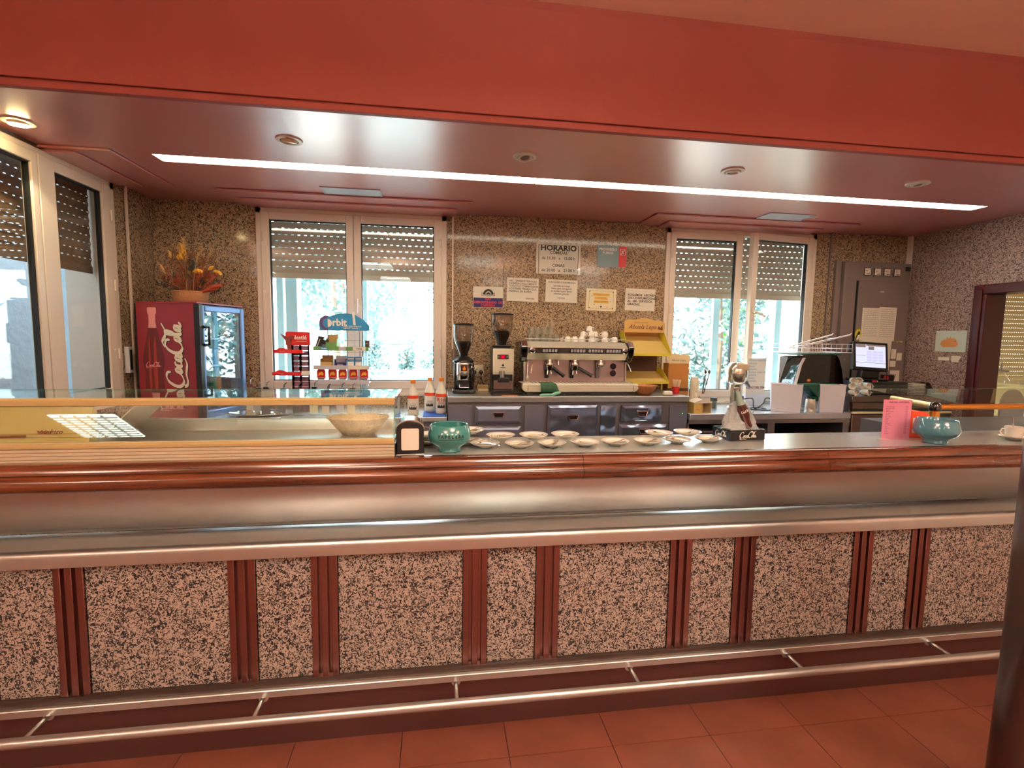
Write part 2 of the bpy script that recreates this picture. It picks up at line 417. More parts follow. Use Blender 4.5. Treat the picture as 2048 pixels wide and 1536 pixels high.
M['highlight_ink'] = mat('ochre_ink', (176, 124, 34), .6)
M['cream_white'] = mat('cream_white_plastic', (226, 220, 196), .35)
M['led_dark'] = emis('red_led_panel', (150, 0, 22), .8)
M['steel_mauve'] = brushed('backsplash_steel', (168, 150, 148), .3)
M['steel_mauve2'] = brushed('control_strip_steel', (186, 172, 164), .3)
M['steel_bright'] = brushed('bright_brushed_steel', (236, 230, 212), .32, metal=.6)
M['steel_cream'] = brushed('polished_tray_steel', (244, 238, 214), .3, metal=.45)
M['tan_card'] = mat('tan_card', (204, 166, 98), .7)
M['cream_print'] = mat('cream_printed_card', (226, 208, 160), .7)
M['stirrer_wood'] = mat('pale_stirrer_wood', (222, 194, 158), .6)
M['rust_board'] = mat('rust_brown_board', (120, 58, 40), .6)
M['olive'] = mat('grey_green_metal', (70, 78, 66), .5)
M['orange_fruit'] = mat('orange_peel', (236, 130, 50), .5, bump=.4, bs=220)
M['white_wire'] = mat('white_coated_wire', (220, 216, 226), .3, metal=.4)
M['bin_white'] = mat('bin_white_plastic', (222, 222, 232), .4)
M['ui_grey'] = mat('screen_grey', (150, 150, 160), .5)
M['ui_lilac'] = emis('screen_lilac', (190, 186, 232), .75)
M['ink_faint'] = mat('faint_print', (150, 148, 138), .8)
M['paper_green'] = mat('pale_green_paper', (196, 208, 198), .8)
M['orange_wash'] = mat('orange_crayon', (222, 150, 92), .8)
M['steel_mixer'] = brushed('polished_mixer_steel', (226, 220, 206), .2, metal=.9)
M['ceil_red'].node_tree.nodes['Principled BSDF'].inputs['Coat Roughness'].default_value = .28
M['outer_blue'] = mat('pale_blue_outer_frame', (150, 196, 216), .5)
M['steel_strip_reflect'] = brushed('dark_reflection_strip_steel', (104, 92, 86), .3, metal=.9)  # dark reflection on the upper base strip put into the base colour
# ================================================================== SETTING
XL, XR, YB, ZC, ZM = -2.14, 4.38, 4.2, 2.55, 3.11
YF = 2.42          # fascia plane
YR = -4.6          # rear wall of the customers' room
W1 = (-1.40, .062, 1.07); W2 = (1.955, 3.40, 1.0)
# floor: base slab and single tiles
fl = struct('floor', B().box(-5.2, XR+.2, YR, 4.4, -.12, -.004).box(-5.0, XR, YR, -.7, -.004, 0).box(-5.0, XL, -.7, 2.2, -.004, 0).box(XL, XR, 2.101, 4.4, -.004, 0), 'grout', smooth=0)
tile = None
for i in range(-9, 8):
    for j in range(-6, 1):
        x = 1.463+.4*i; y = 1.70+.4*j
        if x < XL or x+.4 > XR+.1: continue
        if tile is None:
            tile = obj('tile', B().box(0, .397, 0, .397, -.004, 0), 'floor', parent=fl, loc=(x, y, 0), smooth=0)
        else:
            t = tile.copy(); COL.objects.link(t); t.location = (x, y, 0)
fl.data.materials.append(M['floor'])
for p in fl.data.polygons:
    if p.center.z > -.003: p.material_index = 1
# back wall core with the two window openings
b = B()
for x0, x1 in ((XL-.2, W1[0]), (W1[1], W2[0]), (W2[1], XR+.15)): b.box(x0, x1, 4.22, 4.5, 0, 2.9)
for w in (W1, W2): b.box(w[0], w[1], 4.22, 4.5, 0, w[2]); b.box(w[0], w[1], 4.26, 4.5, 2.526, 2.9)
wb = struct('wall_back', b, 'ext_white', smooth=0)
def slabs(xs, z0, z1, par, m='stone_wall', zj=None):
    for a, c in zip(xs[:-1], xs[1:]):
        for lo, hi in ([(z0, z1)] if not zj else [(z0, zj), (zj, z1)]):
            obj('stone_slab', B().box(a+.0012, c-.0012, 4.2, 4.22, lo+.0012, hi-.0012), m, parent=par, smooth=0)
slabs([W1[1], .53, 1.0, 1.47, W2[0]], .0, ZC, wb); slabs([XL, -1.87, W1[0]], 0, ZC, wb, zj=1.77); slabs([W2[1], 3.87, XR], 0, ZC, wb, zj=1.77)
slabs([W1[0], -.93, -.46, W1[1]], 0, W1[2], wb); slabs([W2[0], 2.43, 2.9, W2[1]], 0, W2[2], wb)
# left wall
b = B().box(XL-.3, XL-.02, 3.745, 4.22, 0, 2.9).box(-5.2, -5.0, YR, 2.3, 0, 3.3).box(-5.2, XL-.02, 2.2, 2.3, 0, 3.3).box(XL-.3, XL-.02, 2.2, 3.745, 0, 1.1).box(XL-.3, XL-.06, 2.2, 3.745, 2.526, 3.3)
wl = struct('wall_left', b, 'wall_room', smooth=0)
obj('stone_slab', B().box(XL-.02, XL, 3.747, 4.2, 0, 1.77), 'stone_wall', parent=wl, smooth=0)
obj('stone_slab', B().box(XL-.02, XL, 3.747, 4.2, 1.772, ZC), 'stone_wall', parent=wl, smooth=0)
obj('stone_slab', B().box(XL-.02, XL, 2.2, 3.745, 0, 1.09), 'stone_wall', parent=wl, smooth=0)
# right wall with the doorway
DY0, DY1, DZ = 2.45, 3.52, 2.0
b = B().box(XR+.02, XR+.14, DY1, 4.2, 0, 2.9).box(XR+.02, XR+.14, YR, DY0, 0, 3.3).box(XR+.02, XR+.14, DY0, DY1, DZ, 3.3).box(XR, XR+.02, YR, 2.3, 0, ZM)
wr = struct('wall_right', b, 'wall_room', smooth=0)
for y0, y1, z0, z1 in ((3.57, 4.2, 0, ZC), (2.9, 3.57, 2.035, ZC), (2.43, 2.898, 2.035, ZC), (2.3, 2.4, 0, ZC)):
    obj('stone_slab', B().box(XR, XR+.02, y0+.001, y1-.001, z0, z1), 'stone_side_shade', parent=wr, smooth=0)
# rear wall of the customers' room
struct('wall_rear', B().box(-5.2, XR+.3, YR-.15, YR, 0, 3.3), 'wall_room', smooth=0)
# bar ceiling with the light slot, fascia and main ceiling
SX0, SX1, SY0, SY1 = -1.6, 3.93, 3.18, 3.30
b = B().box(XL, XR, YF+.03, SY0, ZC, ZC+.06).box(XL, XR, SY1, 4.26, ZC, ZC+.06).box(XL, SX0, SY0, SY1, ZC, ZC+.06).box(SX1, XR, SY0, SY1, ZC, ZC+.06)
ce = struct('ceiling', b, 'ceil_red', smooth=0)
obj('roof_slab', B().box(XL-.3, XR+.3, YF+.03, 4.5, 2.75, 3.3).box(SX0-.03, SX1+.03, SY0-.03, SY0, ZC+.06, ZC+.14).box(SX0-.03, SX1+.03, SY1, SY1+.03, ZC+.06, ZC+.14).box(SX0-.03, SX1+.03, SY0-.03, SY1+.03, ZC+.14, ZC+.15), 'wall_room', parent=ce, smooth=0)
struct('ceiling_main', B().box(-5.2, XR+.3, YR-.15, YF+.06, ZM, ZM+.2), 'ceil_main', smooth=0)
b = B().box(XL, XR, YF, YF+.03, 2.586, 3.07).box(XL, XR, YF-.002, YF+.03, ZC-.002, 2.574).box(XL, XR, YF+.014, YF+.03, 2.57, 2.59).box(XL, XR, YF+.012, YF+.03, 3.06, ZM)
struct('trim_1', b, 'fascia_red', smooth=0, bev=.002)
# stepped soffit boards over the windows
def soffit(nm, x0, x1, y0, y1, ix0, ix1, iy0, iy1):
    b = B().box(x0+.012, x1-.012, y0+.012, y1, 2.545, 2.55).box(x0, x1, y0, y1, 2.536, 2.545)
    b.box(ix0+.01, ix1-.01, iy0+.01, iy1, 2.531, 2.536).box(ix0, ix1, iy0, iy1, 2.523, 2.531)
    struct(nm, b, 'ceil_red', smooth=0)
soffit('trim_2', -1.52, .245, 3.80, 4.2, -1.44, .14, 3.97, 4.2)
soffit('trim_3', 1.70, 3.5, 3.83, 4.2, 1.88, 3.3, 4.0, 4.2)
b = B().box(XL, XL+.34, 3.14, 3.79, 2.545, 2.55).box(XL, XL+.355, 3.13, 3.80, 2.536, 2.545).box(XL, XL+.16, 3.17, 3.77, 2.531, 2.536).box(XL, XL+.17, 3.16, 3.78, 2.523, 2.531)
struct('trim_4', b, 'ceil_red', smooth=0)
# cable conduits
for i, (x, y, m_) in enumerate(((.112, 4.192, 'white_frame'), (3.545, 4.192, 'grey_metal'), (-2.125, 3.87, 'white_frame'))):
    struct('trim_%d' % (5+i), B().box(x-.006, x+.006, y-.008, y+.008, 1.0 if i else 1.4, ZC), m_, smooth=0)
struct('trim_8', B().box(XR-.03, XR, 4.168, 4.2, 1.1, ZC), 'white_frame', smooth=0)

# ------------------------------------------------------------------ windows
def slat_mesh(w, off, m):
    b = B(); prof = [(-.001+.005*math.sin(PI*t/6), .0435*t/6) for t in range(7)]
    prof = [(y, z) for y, z in prof]+[(y+.003, z) for y, z in reversed(prof)]
    b.prism([(y, z) for y, z in prof], 0, w)
    x = -.05+off
    while x < w:
        a, c = max(0, x), min(w, x+.029)
        if c > a: b.box(a, c, -.003, .001, .0435, .0505)
        x += .05
    return b
def window(nm, root_loc, rz, x0, x1, z0, z1, sashes, zs, slat_m, xm=None, bars=(), sill=True):
    r = sroot(nm, root_loc); r.rotation_euler = (0, 0, rz)
    fw = .042
    b = B().box(x0, x0+fw, -.012, .06, z0, z1).box(x1-fw, x1, -.012, .06, z0, z1).box(x0, x1, -.012, .06, z1-fw, z1).box(x0, x1, -.012, .06, z0, z0+fw)
    obj('frame', b, 'white_frame', parent=r, bev=.003, smooth=30)
    obj('reveal', B().box(x0, x0+.01, .06, .30, z0, z1).box(x1-.01, x1, .06, .30, z0, z1).box(x0, x1, .06, .32, z0-.01, z0+.01), 'white_frame', parent=r, smooth=0)
    for (gx0, gx1, sx0, sx1, ang, hside, handle) in sashes:
        s = bpy.data.objects.new('sash', None); COL.objects.link(s); s.parent = r; s['kind'] = 'structure'
        hx = sx0 if hside < 0 else sx1
        s.location = (hx, 0, 0); s.rotation_euler = (0, 0, ang)
        gz0, gz1 = z0+.095, z1-.09
        b = B().box(sx0-hx, gx0-hx, -.022, .03, z0+.03, z1-.03).box(gx1-hx, sx1-hx, -.022, .03, z0+.03, z1-.03)
        b.box(gx0-hx, gx1-hx, -.022, .03, gz1, z1-.03).box(gx0-hx, gx1-hx, -.022, .03, z0+.03, gz0)
        st = obj('sash_frame', b, 'white_frame', parent=s, bev=.004, smooth=30)
        g = .006
        obj('gasket', B().box(gx0-hx, gx0-hx+g, -.01, .02, gz0, gz1).box(gx1-hx-g, gx1-hx, -.01, .02, gz0, gz1).box(gx0-hx, gx1-hx, -.01, .02, gz1-g, gz1).box(gx0-hx, gx1-hx, -.01, .02, gz0, gz0+g), 'rubber', parent=s, smooth=0)
        obj('pane', B().box(gx0-hx+g, gx1-hx-g, .004, .008, gz0+g, gz1-g), 'glass', parent=s, smooth=0)
        for hz in (z0+.32, (z0+z1)/2+.05, z1-.22):
            q = sx0-hx+.012 if hside < 0 else sx1-hx-.012
            obj('hinge', B().tube([(q, -.03, hz-.035), (q, -.03, hz+.035)], .006, 8).box(q-.004 if hside < 0 else q-.03, q+.03 if hside < 0 else q+.004, -.026, -.02, hz+.02, hz+.028), 'white_frame', parent=s)
        if handle:
            q = (sx1-hx-.025 if hside < 0 else sx0-hx+.025); zz = (z0+z1)/2+.03
            b = B().box(q-.012, q+.012, -.034, -.022, zz-.06, zz+.06)
            if handle == 2: b.tube([(q, -.03, zz+.01), (q, -.06, zz+.01), (q+.05, -.065, zz-.005), (q+.10, -.065, zz-.03)], .009)
            else: b.tube([(q, -.03, zz), (q, -.06, zz), (q, -.06, zz-.11)], .008)
            obj('handle', b, 'white_frame', parent=s)
    # roller shutter: bottom bar and single perforated slats
    wd = x1-x0-.04
    obj('shutter_bar', B().prism([(0, 0), (0, .046), (.012, .046), (.012, 0)], 0, wd), slat_m, parent=r, loc=(x0+.02, .125, zs), bev=.002)
    ms = [slat_mesh(wd, 0, slat_m), slat_mesh(wd, .023, slat_m)]
    o = [obj('slat', ms[0], slat_m, parent=r), obj('slat', ms[1], slat_m, parent=r)]
    z = zs+.046; k = 0
    while z < z1-.02:
        q = o[k] if k < 2 else o[k % 2].copy()
        if k >= 2: COL.objects.link(q)
        q.location = (x0+.02, .13, z); z += .0505; k += 1
    for bx, bw in bars:
        obj('outer_frame', B().box(bx, bx+bw, .22, .26, z0, z1), 'outer_blue', parent=r, smooth=0)
    if sill: obj('sill', B().box(x0-.02, x1+.02, -.03, .1, z0-.03, z0), 'white_frame', parent=r, bev=.004)
    return r
window('window_1', (0, 4.2, 0), 0, W1[0], W1[1], 1.09, 2.524, [(-1.30, -.728, -1.362, -.673, 0, -1, 0), (-.614, -.041, -.669, .024, 0, 1, 1)], 2.005, 'shutter', bars=((-1.33, .05), (-1.26, .09), (-.64, .035)))
window('window_2', (0, 4.2, 0), 0, W2[0], W2[1], 1.015, 2.524, [(2.045, 2.61, 1.993, 2.672, 0, -1, 0), (2.745, 3.30, 2.69, 3.362, math.radians(9), 1, 2)], 1.94, 'shutter', bars=((2.56, .06), (3.2, .06)))
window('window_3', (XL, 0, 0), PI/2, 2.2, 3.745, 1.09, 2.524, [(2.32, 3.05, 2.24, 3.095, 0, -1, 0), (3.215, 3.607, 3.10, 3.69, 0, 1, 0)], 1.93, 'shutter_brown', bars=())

# ------------------------------------------------------------------ doorway and dining room
b = B().box(XR-.03, XR+.16, 3.463, 3.567, 0, 1.96).box(XR-.03, XR+.16, 2.40, 2.50, 0, 1.96).box(XR-.03, XR+.16, 2.40, 3.567, 1.96, 2.035)
b.box(XR-.045, XR-.03, 3.49, 3.54, 0, 2.0)
struct('door_1', b, 'door_wood', bev=.006, smooth=0)
struct('floor_dining', B().box(XR+.14, 13.5, 1.0, 8.2, -.1, 0), 'floor', smooth=0)
struct('ceiling_dining', B().box(XR+.14, 13.5, 1.0, 8.2, 2.9, 3.0), 'ceil_main', smooth=0)
b = B().box(XR+.14, 7.0, 6.1, 6.2, 0, 2.9).box(7.0, 7.1, 6.1, 8.0, 0, 2.9).box(XR+.02, XR+.14, 4.5, 6.2, -.3, 3.0).box(XR+.14, 13.5, 1.0, 1.1, 0, 2.9).box(13.4, 13.5, 1.1, 8.2, 0, 2.9)
b.box(7.1, 13.4, 8.0, 8.1, 2.6, 2.9).box(7.1, 13.4, 8.0, 8.1, 0, .9)
struct('wall_dining', b, 'dining_wall', smooth=0)
r = sroot('window_4', (8.0, 8.02, 0))
sm = slat_mesh(4.6, 0, 'cloth_yellow'); o0 = obj('slat', sm, 'cloth_yellow', parent=r); o0.scale = (1, 1, 1.84); o0.location = (0, 0, .9)
for k in range(1, 22):
    q = o0.copy(); COL.objects.link(q); q.location = (0 if k % 2 else .025, 0, .9+k*.0818)
b = B().box(.3, 4.2, 1.0, 1.35, 2.88, 2.9)
dl = thing('ceiling_lamp', 'long glowing ceiling lamp of the dining room beyond the doorway', 'lamp', (8.2, 4.2, 2.9))
obj('diffuser', B().box(-1.2, 1.2, -.3, .3, -.05, -.03), 'panel_light', parent=dl, smooth=0)
obj('housing', B().box(-1.22, 1.22, -.32, .32, -.03, 0), 'white_plastic', parent=dl, smooth=0)
# dining table, chairs, glassware
t = thing('dining_table', 'round dining table under a pale yellow cloth seen through the doorway', 'table', (9.5, 7.28, 0))
obj('tabletop', B().lathe([(0, .84), (.62, .84), (.62, .868), (0, .868)], seg=40), 'cloth_yellow', parent=t)
obj('tablecloth', B().shell([(.63, .872), (.65, .7), (.67, .3)], seg=48, ripple=.02, rn=16).lathe([(0, .870), (.63, .872), (.63, .869), (0, .868)], seg=48), 'cloth_yellow', parent=t)
obj('pedestal', B().lathe([(.3, 0), (.3, .03), (.05, .06), (.05, .84)], seg=20), 'door_wood', parent=t)
def dchair(x, y, rz, m_, lab):
    t = thing('dining_chair', lab, 'chair', (x, y, 0), rz)
    obj('seat', B().box(-.2, .2, -.2, .2, .44, .48), m_, parent=t, bev=.02)
    for sx in (-.17, .17):
        for sy in (-.17, .17): obj('leg', B().tube([(sx, sy, .44), (sx*1.1, sy*1.1, 0)], .015), 'black', parent=t)
    pts = [( -.21, .46)]+[(.21*math.cos(a), .68+.24*math.sin(a)) for a in [PI-PI*i/12 for i in range(13)]]+[(.21, .46)]
    obj('backrest', B().prism([(u, v) for u, v in pts], -.23, -.2, 'xz'), m_, parent=t, bev=.008)
dchair(8.26, 6.3, 0, 'grey_metal', 'rounded taupe dining chair beyond the doorway, nearest the red frame')
dchair(8.95, 6.25, .2, 'paper', 'white covered dining chair beyond the doorway at the frame edge')
def jar(x, y, s, nm, lab, kind):
    t = thing(nm, lab, 'glassware', (x, y, .872))
    obj('body', B().shell([(.02*s, .001), (.10*s, .02*s), (.12*s, .10*s), (.06*s, .2*s), (.05*s, .24*s)], seg=20), 'drink_glass', parent=t)
    obj('foot', B().lathe([(.09*s, 0), (.09*s, .01*s), (.02*s, .015*s)], seg=20), 'drink_glass', parent=t)
    if kind: obj('lid', B().lathe([(.10*s, .24*s), (.10*s, .27*s), (.01*s, .28*s), (.008*s, .42*s), (0, .42*s)], seg=16), 'grey_metal', parent=t)
jar(9.22, 7.0, 1.0, 'glass_jar', 'lidded glass jar on the dining table', 1)
jar(9.62, 6.9, .9, 'glass_vase', 'open glass vase beside the lidded jar on the dining table', 0)

# ------------------------------------------------------------------ lamps
def spot(x, lab, tilt, on=False):
    t = thing('ceiling_spotlight', lab, 'spotlight', (x, 2.82, ZC), 0, 'recessed spotlights over the bar')
    obj('ring', B().lathe([(.066, 0), (.064, -.007), (.046, -.008), (.044, 0)], seg=28), 'white_frame', parent=t)
    e = obj('swivel_head', B().lathe([(.043, .002), (.040, -.012), (.030, -.016), (.026, -.004), (0, .0)], seg=24), 'white_frame' if tilt != .5 else 'gold_pale', parent=t); e.rotation_euler = (tilt*.5, tilt*.2, 0)
    q = obj('bulb', B().lathe([(.026 if not on else .040, -.006 if not on else -.017), (.024 if not on else .034, -.010 if not on else -.022), (0, -.013 if not on else -.026)], seg=20), 'spot_on' if on else 'grey_metal', parent=t); q.rotation_euler = e.rotation_euler
    if on:
        l = bpy.data.lights.new('spot_beam', 'SPOT'); l.energy = 10; l.color = (1, .82, .5); l.spot_size = 2.0; l.shadow_soft_size = .03
        lo = bpy.data.objects.new('spot_beam', l); COL.objects.link(lo); lo.parent = t; lo.location = (0, 0, -.03)
spot(-2.0, 'lit recessed spotlight glowing warm white, leftmost over the window', .3, True)
spot(-.766, 'unlit recessed spotlight with a brownish lamp, near the left end of the strip light', .5)
spot(.468, 'unlit recessed spotlight tilted inside its white ring, middle one of the five', -.5)
spot(1.708, 'unlit recessed spotlight with a clear dark centre, second from the right', .1)
spot(2.958, 'unlit recessed spotlight hanging slightly loose, rightmost of the five', -.25)
t = thing('strip_light', 'long glowing fluorescent strip sunk in the red ceiling above the bar', 'lamp', (0, 0, 0))
for k in range(5):
    obj('diffuser', B().box(SX0+1.106*k+.003, SX0+1.106*(k+1)-.003, SY0+.002, SY1-.002, ZC+.005, ZC+.010), 'tube_core', parent=t, smooth=0)
for k in range(1, 5): obj('joint_clip', B().box(SX0+1.106*k-.003, SX0+1.106*k+.003, SY0, SY1, ZC-.001, ZC+.006), 'gold_pale', parent=t, smooth=0)
M['grey_white'] = mat('grey_white_enamel', (188, 190, 200), .4)
def vent(x, y, lab):
    t = thing('ceiling_vent', lab, 'vent', (x, y, ZC))
    obj('frame', B().box(-.2, .2, -.115, -.1, -.006, 0).box(-.2, .2, .1, .115, -.006, 0).box(-.2, -.185, -.1, .1, -.006, 0).box(.185, .2, -.1, .1, -.006, 0), 'grey_white', parent=t, smooth=0)
    obj('backing', B().box(-.185, .185, -.1, .1, -.001, 0), 'black', parent=t, smooth=0)
    for k in range(7):
        y0 = -.1+.0286*k
        obj('louvre', B().quad((-.185, y0, -.001), (.185, y0, -.001), (.185, y0+.02, -.007), (-.185, y0+.02, -.007)).quad((-.185, y0+.001, 0), (.185, y0+.001, 0), (.185, y0+.021, -.006), (-.185, y0+.021, -.006)), 'grey_white', parent=t, smooth=0)
vent(-.6, 3.745, 'white slatted air vent in the red ceiling before the left window')
vent(2.74, 3.76, 'grey slatted air vent in the red ceiling before the right window')
M['added_up'] = emis('added_ceiling_glow', (255, 240, 218), 36.0)  # made-up emitter on the lamp tops, brightens the main ceiling
def luminaire(x, y, lab):
    t = thing('ceiling_luminaire', lab, 'lamp', (x, y, ZM-.35))
    obj('housing', B().box(-.31, .31, -.31, .31, -.012, 0), 'white_plastic', parent=t, smooth=0)
    obj('diffuser', B().box(-.295, .295, -.295, .295, -.02, -.014), 'panel_light', parent=t, smooth=0)
    obj('added_uplight', B().box(-.28, .28, -.28, .28, .002, .006), 'added_up', parent=t, smooth=0)  # added glowing plate, only there to light the ceiling above
    obj('hanger', B().tube([(-.28, -.28, 0), (-.28, -.28, .35)], .004).tube([(.28, .28, 0), (.28, .28, .35)], .004).tube([(-.28, .28, 0), (-.28, .28, .35)], .004).tube([(.28, -.28, 0), (.28, -.28, .35)], .004), 'steel', parent=t)
    g = B()
    for k in range(1, 5): g.box(-.3+.12*k-.004, -.3+.12*k+.004, -.3, .3, -.038, -.021)
    for k in range(1, 10): g.box(-.3, .3, -.3+.06*k-.002, -.3+.06*k+.002, -.034, -.021)
    obj('louvre_grid', g, 'white_plastic', parent=t, smooth=0)
for k, (x, y) in enumerate(((-3.46, -1.78), (-1.1, -.6), (.6, .2), (2.6, -.4), (-.9, -2.6), (1.2, -2.4), (3.2, -2.6))):
    luminaire(x, y, 'square louvred ceiling lamp of the customers\' room behind the viewer, ' + ['far left', 'front left', 'front middle', 'front right', 'rear left', 'rear middle', 'rear right'][k])

# ------------------------------------------------------------------ outdoors
struct('ground', B().box(-30, 40, 4.6, 45, -.4, -.3).box(-30, -2.5, -6, 4.6, -.4, -.3), 'ground', smooth=0)
struct('wall_wing', B().box(-2.9, -1.95, 4.5, 7.6, -.3, 4.5), 'ext_white', smooth=0)
struct('wall_neighbour', B().box(-3.5, -3.05, 2.5, 5.2, -.3, 4.5), 'stucco', smooth=0)
rt = random.Random(3)
def tree(x, y, h, r, lab, m_='leaf', n=2600, ls=.13, base=.35):
    t = thing('tree', lab, 'tree', (x, y, -.3))
    obj('trunk', B().tube([(0, 0, 0), (.05, 0, h*.3), (-.04, .05, h*.6), (0, 0, h*.85)], .11, 8, .03), 'bark', parent=t)
    b = B(); cl = [(rt.uniform(-r, r)*.75, rt.uniform(-r, r)*.6, h*(base+(1-base)*rt.random())) for _ in range(26)]
    for i in range(n):
        c = cl[i % 26]; R_ = r*.42
        d = Vector((rt.gauss(0, 1), rt.gauss(0, 1), rt.gauss(0, .8))).normalized()*R_*(rt.random()**.4)
        p = Vector(c)+d; u = Vector((rt.uniform(-1, 1), rt.uniform(-1, 1), rt.uniform(-1, 1))).normalized(); w = u.orthogonal().normalized()
        s = ls*rt.uniform(.6, 1.2); b.quad(p-u*s, p+w*s*.45, p+u*s, p-w*s*.45)
    obj('foliage', b, m_, parent=t, smooth=0, kind='stuff')
tree(-2.6, 13.2, 5.5, 2.0, 'tree with pale washed-out leaves filling the left pane of the left window')
tree(1.4, 21, 5.6, 2.0, 'distant tree right of the globe lamps outside the left window')
tree(-3.6, 20, 7, 3.0, 'tall tree far behind the left window')
tree(5.6, 9.5, 6.2, 1.9, 'dense tree close behind the left pane of the right window', n=4500, ls=.11, base=.1)
tree(9.0, 14.2, 5.4, 1.5, 'sunlit tree behind the middle of the right window', n=1800)
tree(11.0, 17.6, 3.4, 1.1, 'small bright green tree behind the ajar sash', 'leaf2', n=1500, base=.55)
for k in range(5):
    tree(-2.6+1.5*k, 18.2, 1.7, .8, 'low hedge bush behind the railing, ' + ['farthest left', 'second from left', 'middle', 'second from right', 'farthest right'][k] + ' of the five', n=900, ls=.09, base=.3)
M['cyan_metal'] = mat('pale_blue_metal', (130, 178, 200), .4)
def globe(x, y, h, R_, lab):
    t = thing('globe_lamp', lab, 'street lamp', (x, y, -.3))
    obj('pole', B().lathe([(.12, 0), (.12, .1), (.075, .12), (.075, h-.12), (.2, h-.02), (.22, h), (0, h)], seg=20), 'cyan_metal', parent=t)
    obj('globe', B().sphere((0, 0, h+R_*.9), R_, 24, 16), 'ext_white', parent=t)
globe(-.78, 9.0, 1.7, .27, 'tall lamp post with a big white globe outside the left window')
globe(-.62, 15, 1.85, .3, 'farther globe lamp partly behind the first lamp post')
globe(8.1, 11.5, 1.85, .28, 'globe lamp post outside the right window beyond the ajar sash')
t = thing('railing', 'pale metal railing with two bars in front of the hedge outside', 'railing', (0, 14.1, -.3))
for z in (.75, .9): obj('bar', B().tube([(-3, 0, z), (5, 0, z)], .025), 'ext_white', parent=t)
for k in range(6): obj('post', B().tube([(-2.5+1.4*k, 0, 0), (-2.5+1.4*k, 0, .95)], .03), 'ext_white', parent=t)
# parked van
t = thing('parked_van', 'white parked van behind the milk bottles outside the left window', 'van', (-.1, 10.2, -.3))
prof = [(-1.0, .25), (-1.0, .75), (-.75, .95), (-.45, 1.16), (1.6, 1.2), (1.75, 1.05), (1.75, .25)]
obj('body', B().prism(prof, -.7, .7, 'xz'), 'ext_white', parent=t, bev=.05)
obj('side_window', B().prism([(-.68, .86), (-.42, 1.07), (.15, 1.09), (.15, .86)], -.712, -.70, 'xz'), 'bluegrey', parent=t)
obj('side_window', B().prism([(.22, .86), (.22, 1.09), (.9, 1.1), (.9, .86)], -.712, -.70, 'xz'), 'bluegrey', parent=t)
for x in (-.6, 1.25):
    for y in (-.6, .6):
        w = obj('wheel', B().lathe([(.26, -.08), (.28, -.05), (.28, .05), (.26, .08)], seg=24), 'rubber', parent=t, loc=(x, y, .28), rot=(PI/2, 0, 0))
# ================================================================== THE BAR
BX0, BX1 = XL, 3.9
bar = thing('bar_counter', 'long bar with varnished wooden edge, steel top and polished stone panels', 'bar counter', (0, 0, 0))
obj('worktop', B().box(BX0, BX1, 1.775, 2.10, 1.095, 1.125), 'steel_top', parent=bar, bev=.003)
obj('worktop_lip', B().box(BX0, BX1, 2.09, 2.105, 1.06, 1.118), 'steel', parent=bar, bev=.002)
prof = [(1.78, 1.04), (1.78, 1.128), (1.765, 1.131), (1.735, 1.129), (1.722, 1.118), (1.718, 1.10), (1.724, 1.094), (1.712, 1.088), (1.706, 1.07), (1.710, 1.052), (1.722, 1.042), (1.74, 1.038)]
for a, c in ((BX0, .519), (.5205, 1.51), (1.5115, BX1)):
    obj('wooden_edge', B().prism(prof, a, c), 'wood', parent=bar, smooth=50)
# steel apron under the edge, then the bag ledge with its rounded nose
obj('apron', B().prism([(1.98, 1.08), (1.985, .83), (2.0, .81), (2.02, .81), (2.02, 1.08)], BX0, BX1), 'steel', parent=bar)
obj('apron_roof', B().box(BX0, BX1, 1.78, 2.05, 1.06, 1.08), 'steel_dark', parent=bar, smooth=0)
nose = [(2.02, .80), (1.875, .80)]+[(1.86-.022*math.sin(a)+.008, .778+.022*math.cos(a)) for a in [PI/2*i/6 for i in range(7)]]+[(1.846, .742), (1.87, .742), (1.87, .775), (2.02, .775)]
obj('ledge', B().prism(nose, BX0, BX1), 'steel', parent=bar, smooth=50)
obj('core', B().box(BX0, BX1, 1.885, 2.04, 0, .775), 'black', parent=bar, smooth=0)
# pilasters and stone panels
PW = .0475
cs = sorted([-.711+.853*k for k in range(-1, 6)]+[-.422+.853*k for k in range(-2, 5)])
cs = [c for c in cs if BX0+.05 < c < BX1]
pil = None
for c in cs:
    if pil is None:
        b = B()
        for u in (-.0475, -.0115, .0245): b.prism([(1.888, .258), (1.888, .745), (1.868, .745), (1.868, .258)], u, u+.023)
        b.box(-.0475, .0475, 1.884, 1.888, .258, .745)
        b.xf(Matrix.Translation((0, 0, 0)))
        pil = obj('pilaster', b, 'pilaster', parent=bar, loc=(c, 0, 0), bev=.004)
    else:
        q = pil.copy(); COL.objects.link(q); q.location = (c, 0, 0)
ed = [BX0]+cs+[BX1]
for i in range(len(ed)-1):
    a = ed[i]+(PW+.001 if i else 0); c = ed[i+1]-(PW+.001 if i < len(ed)-2 else 0)
    if c-a > .02: obj('stone_panel', B().box(a, c, 1.876, 1.888, .26, .744), 'stone_bar', parent=bar, bev=.002)
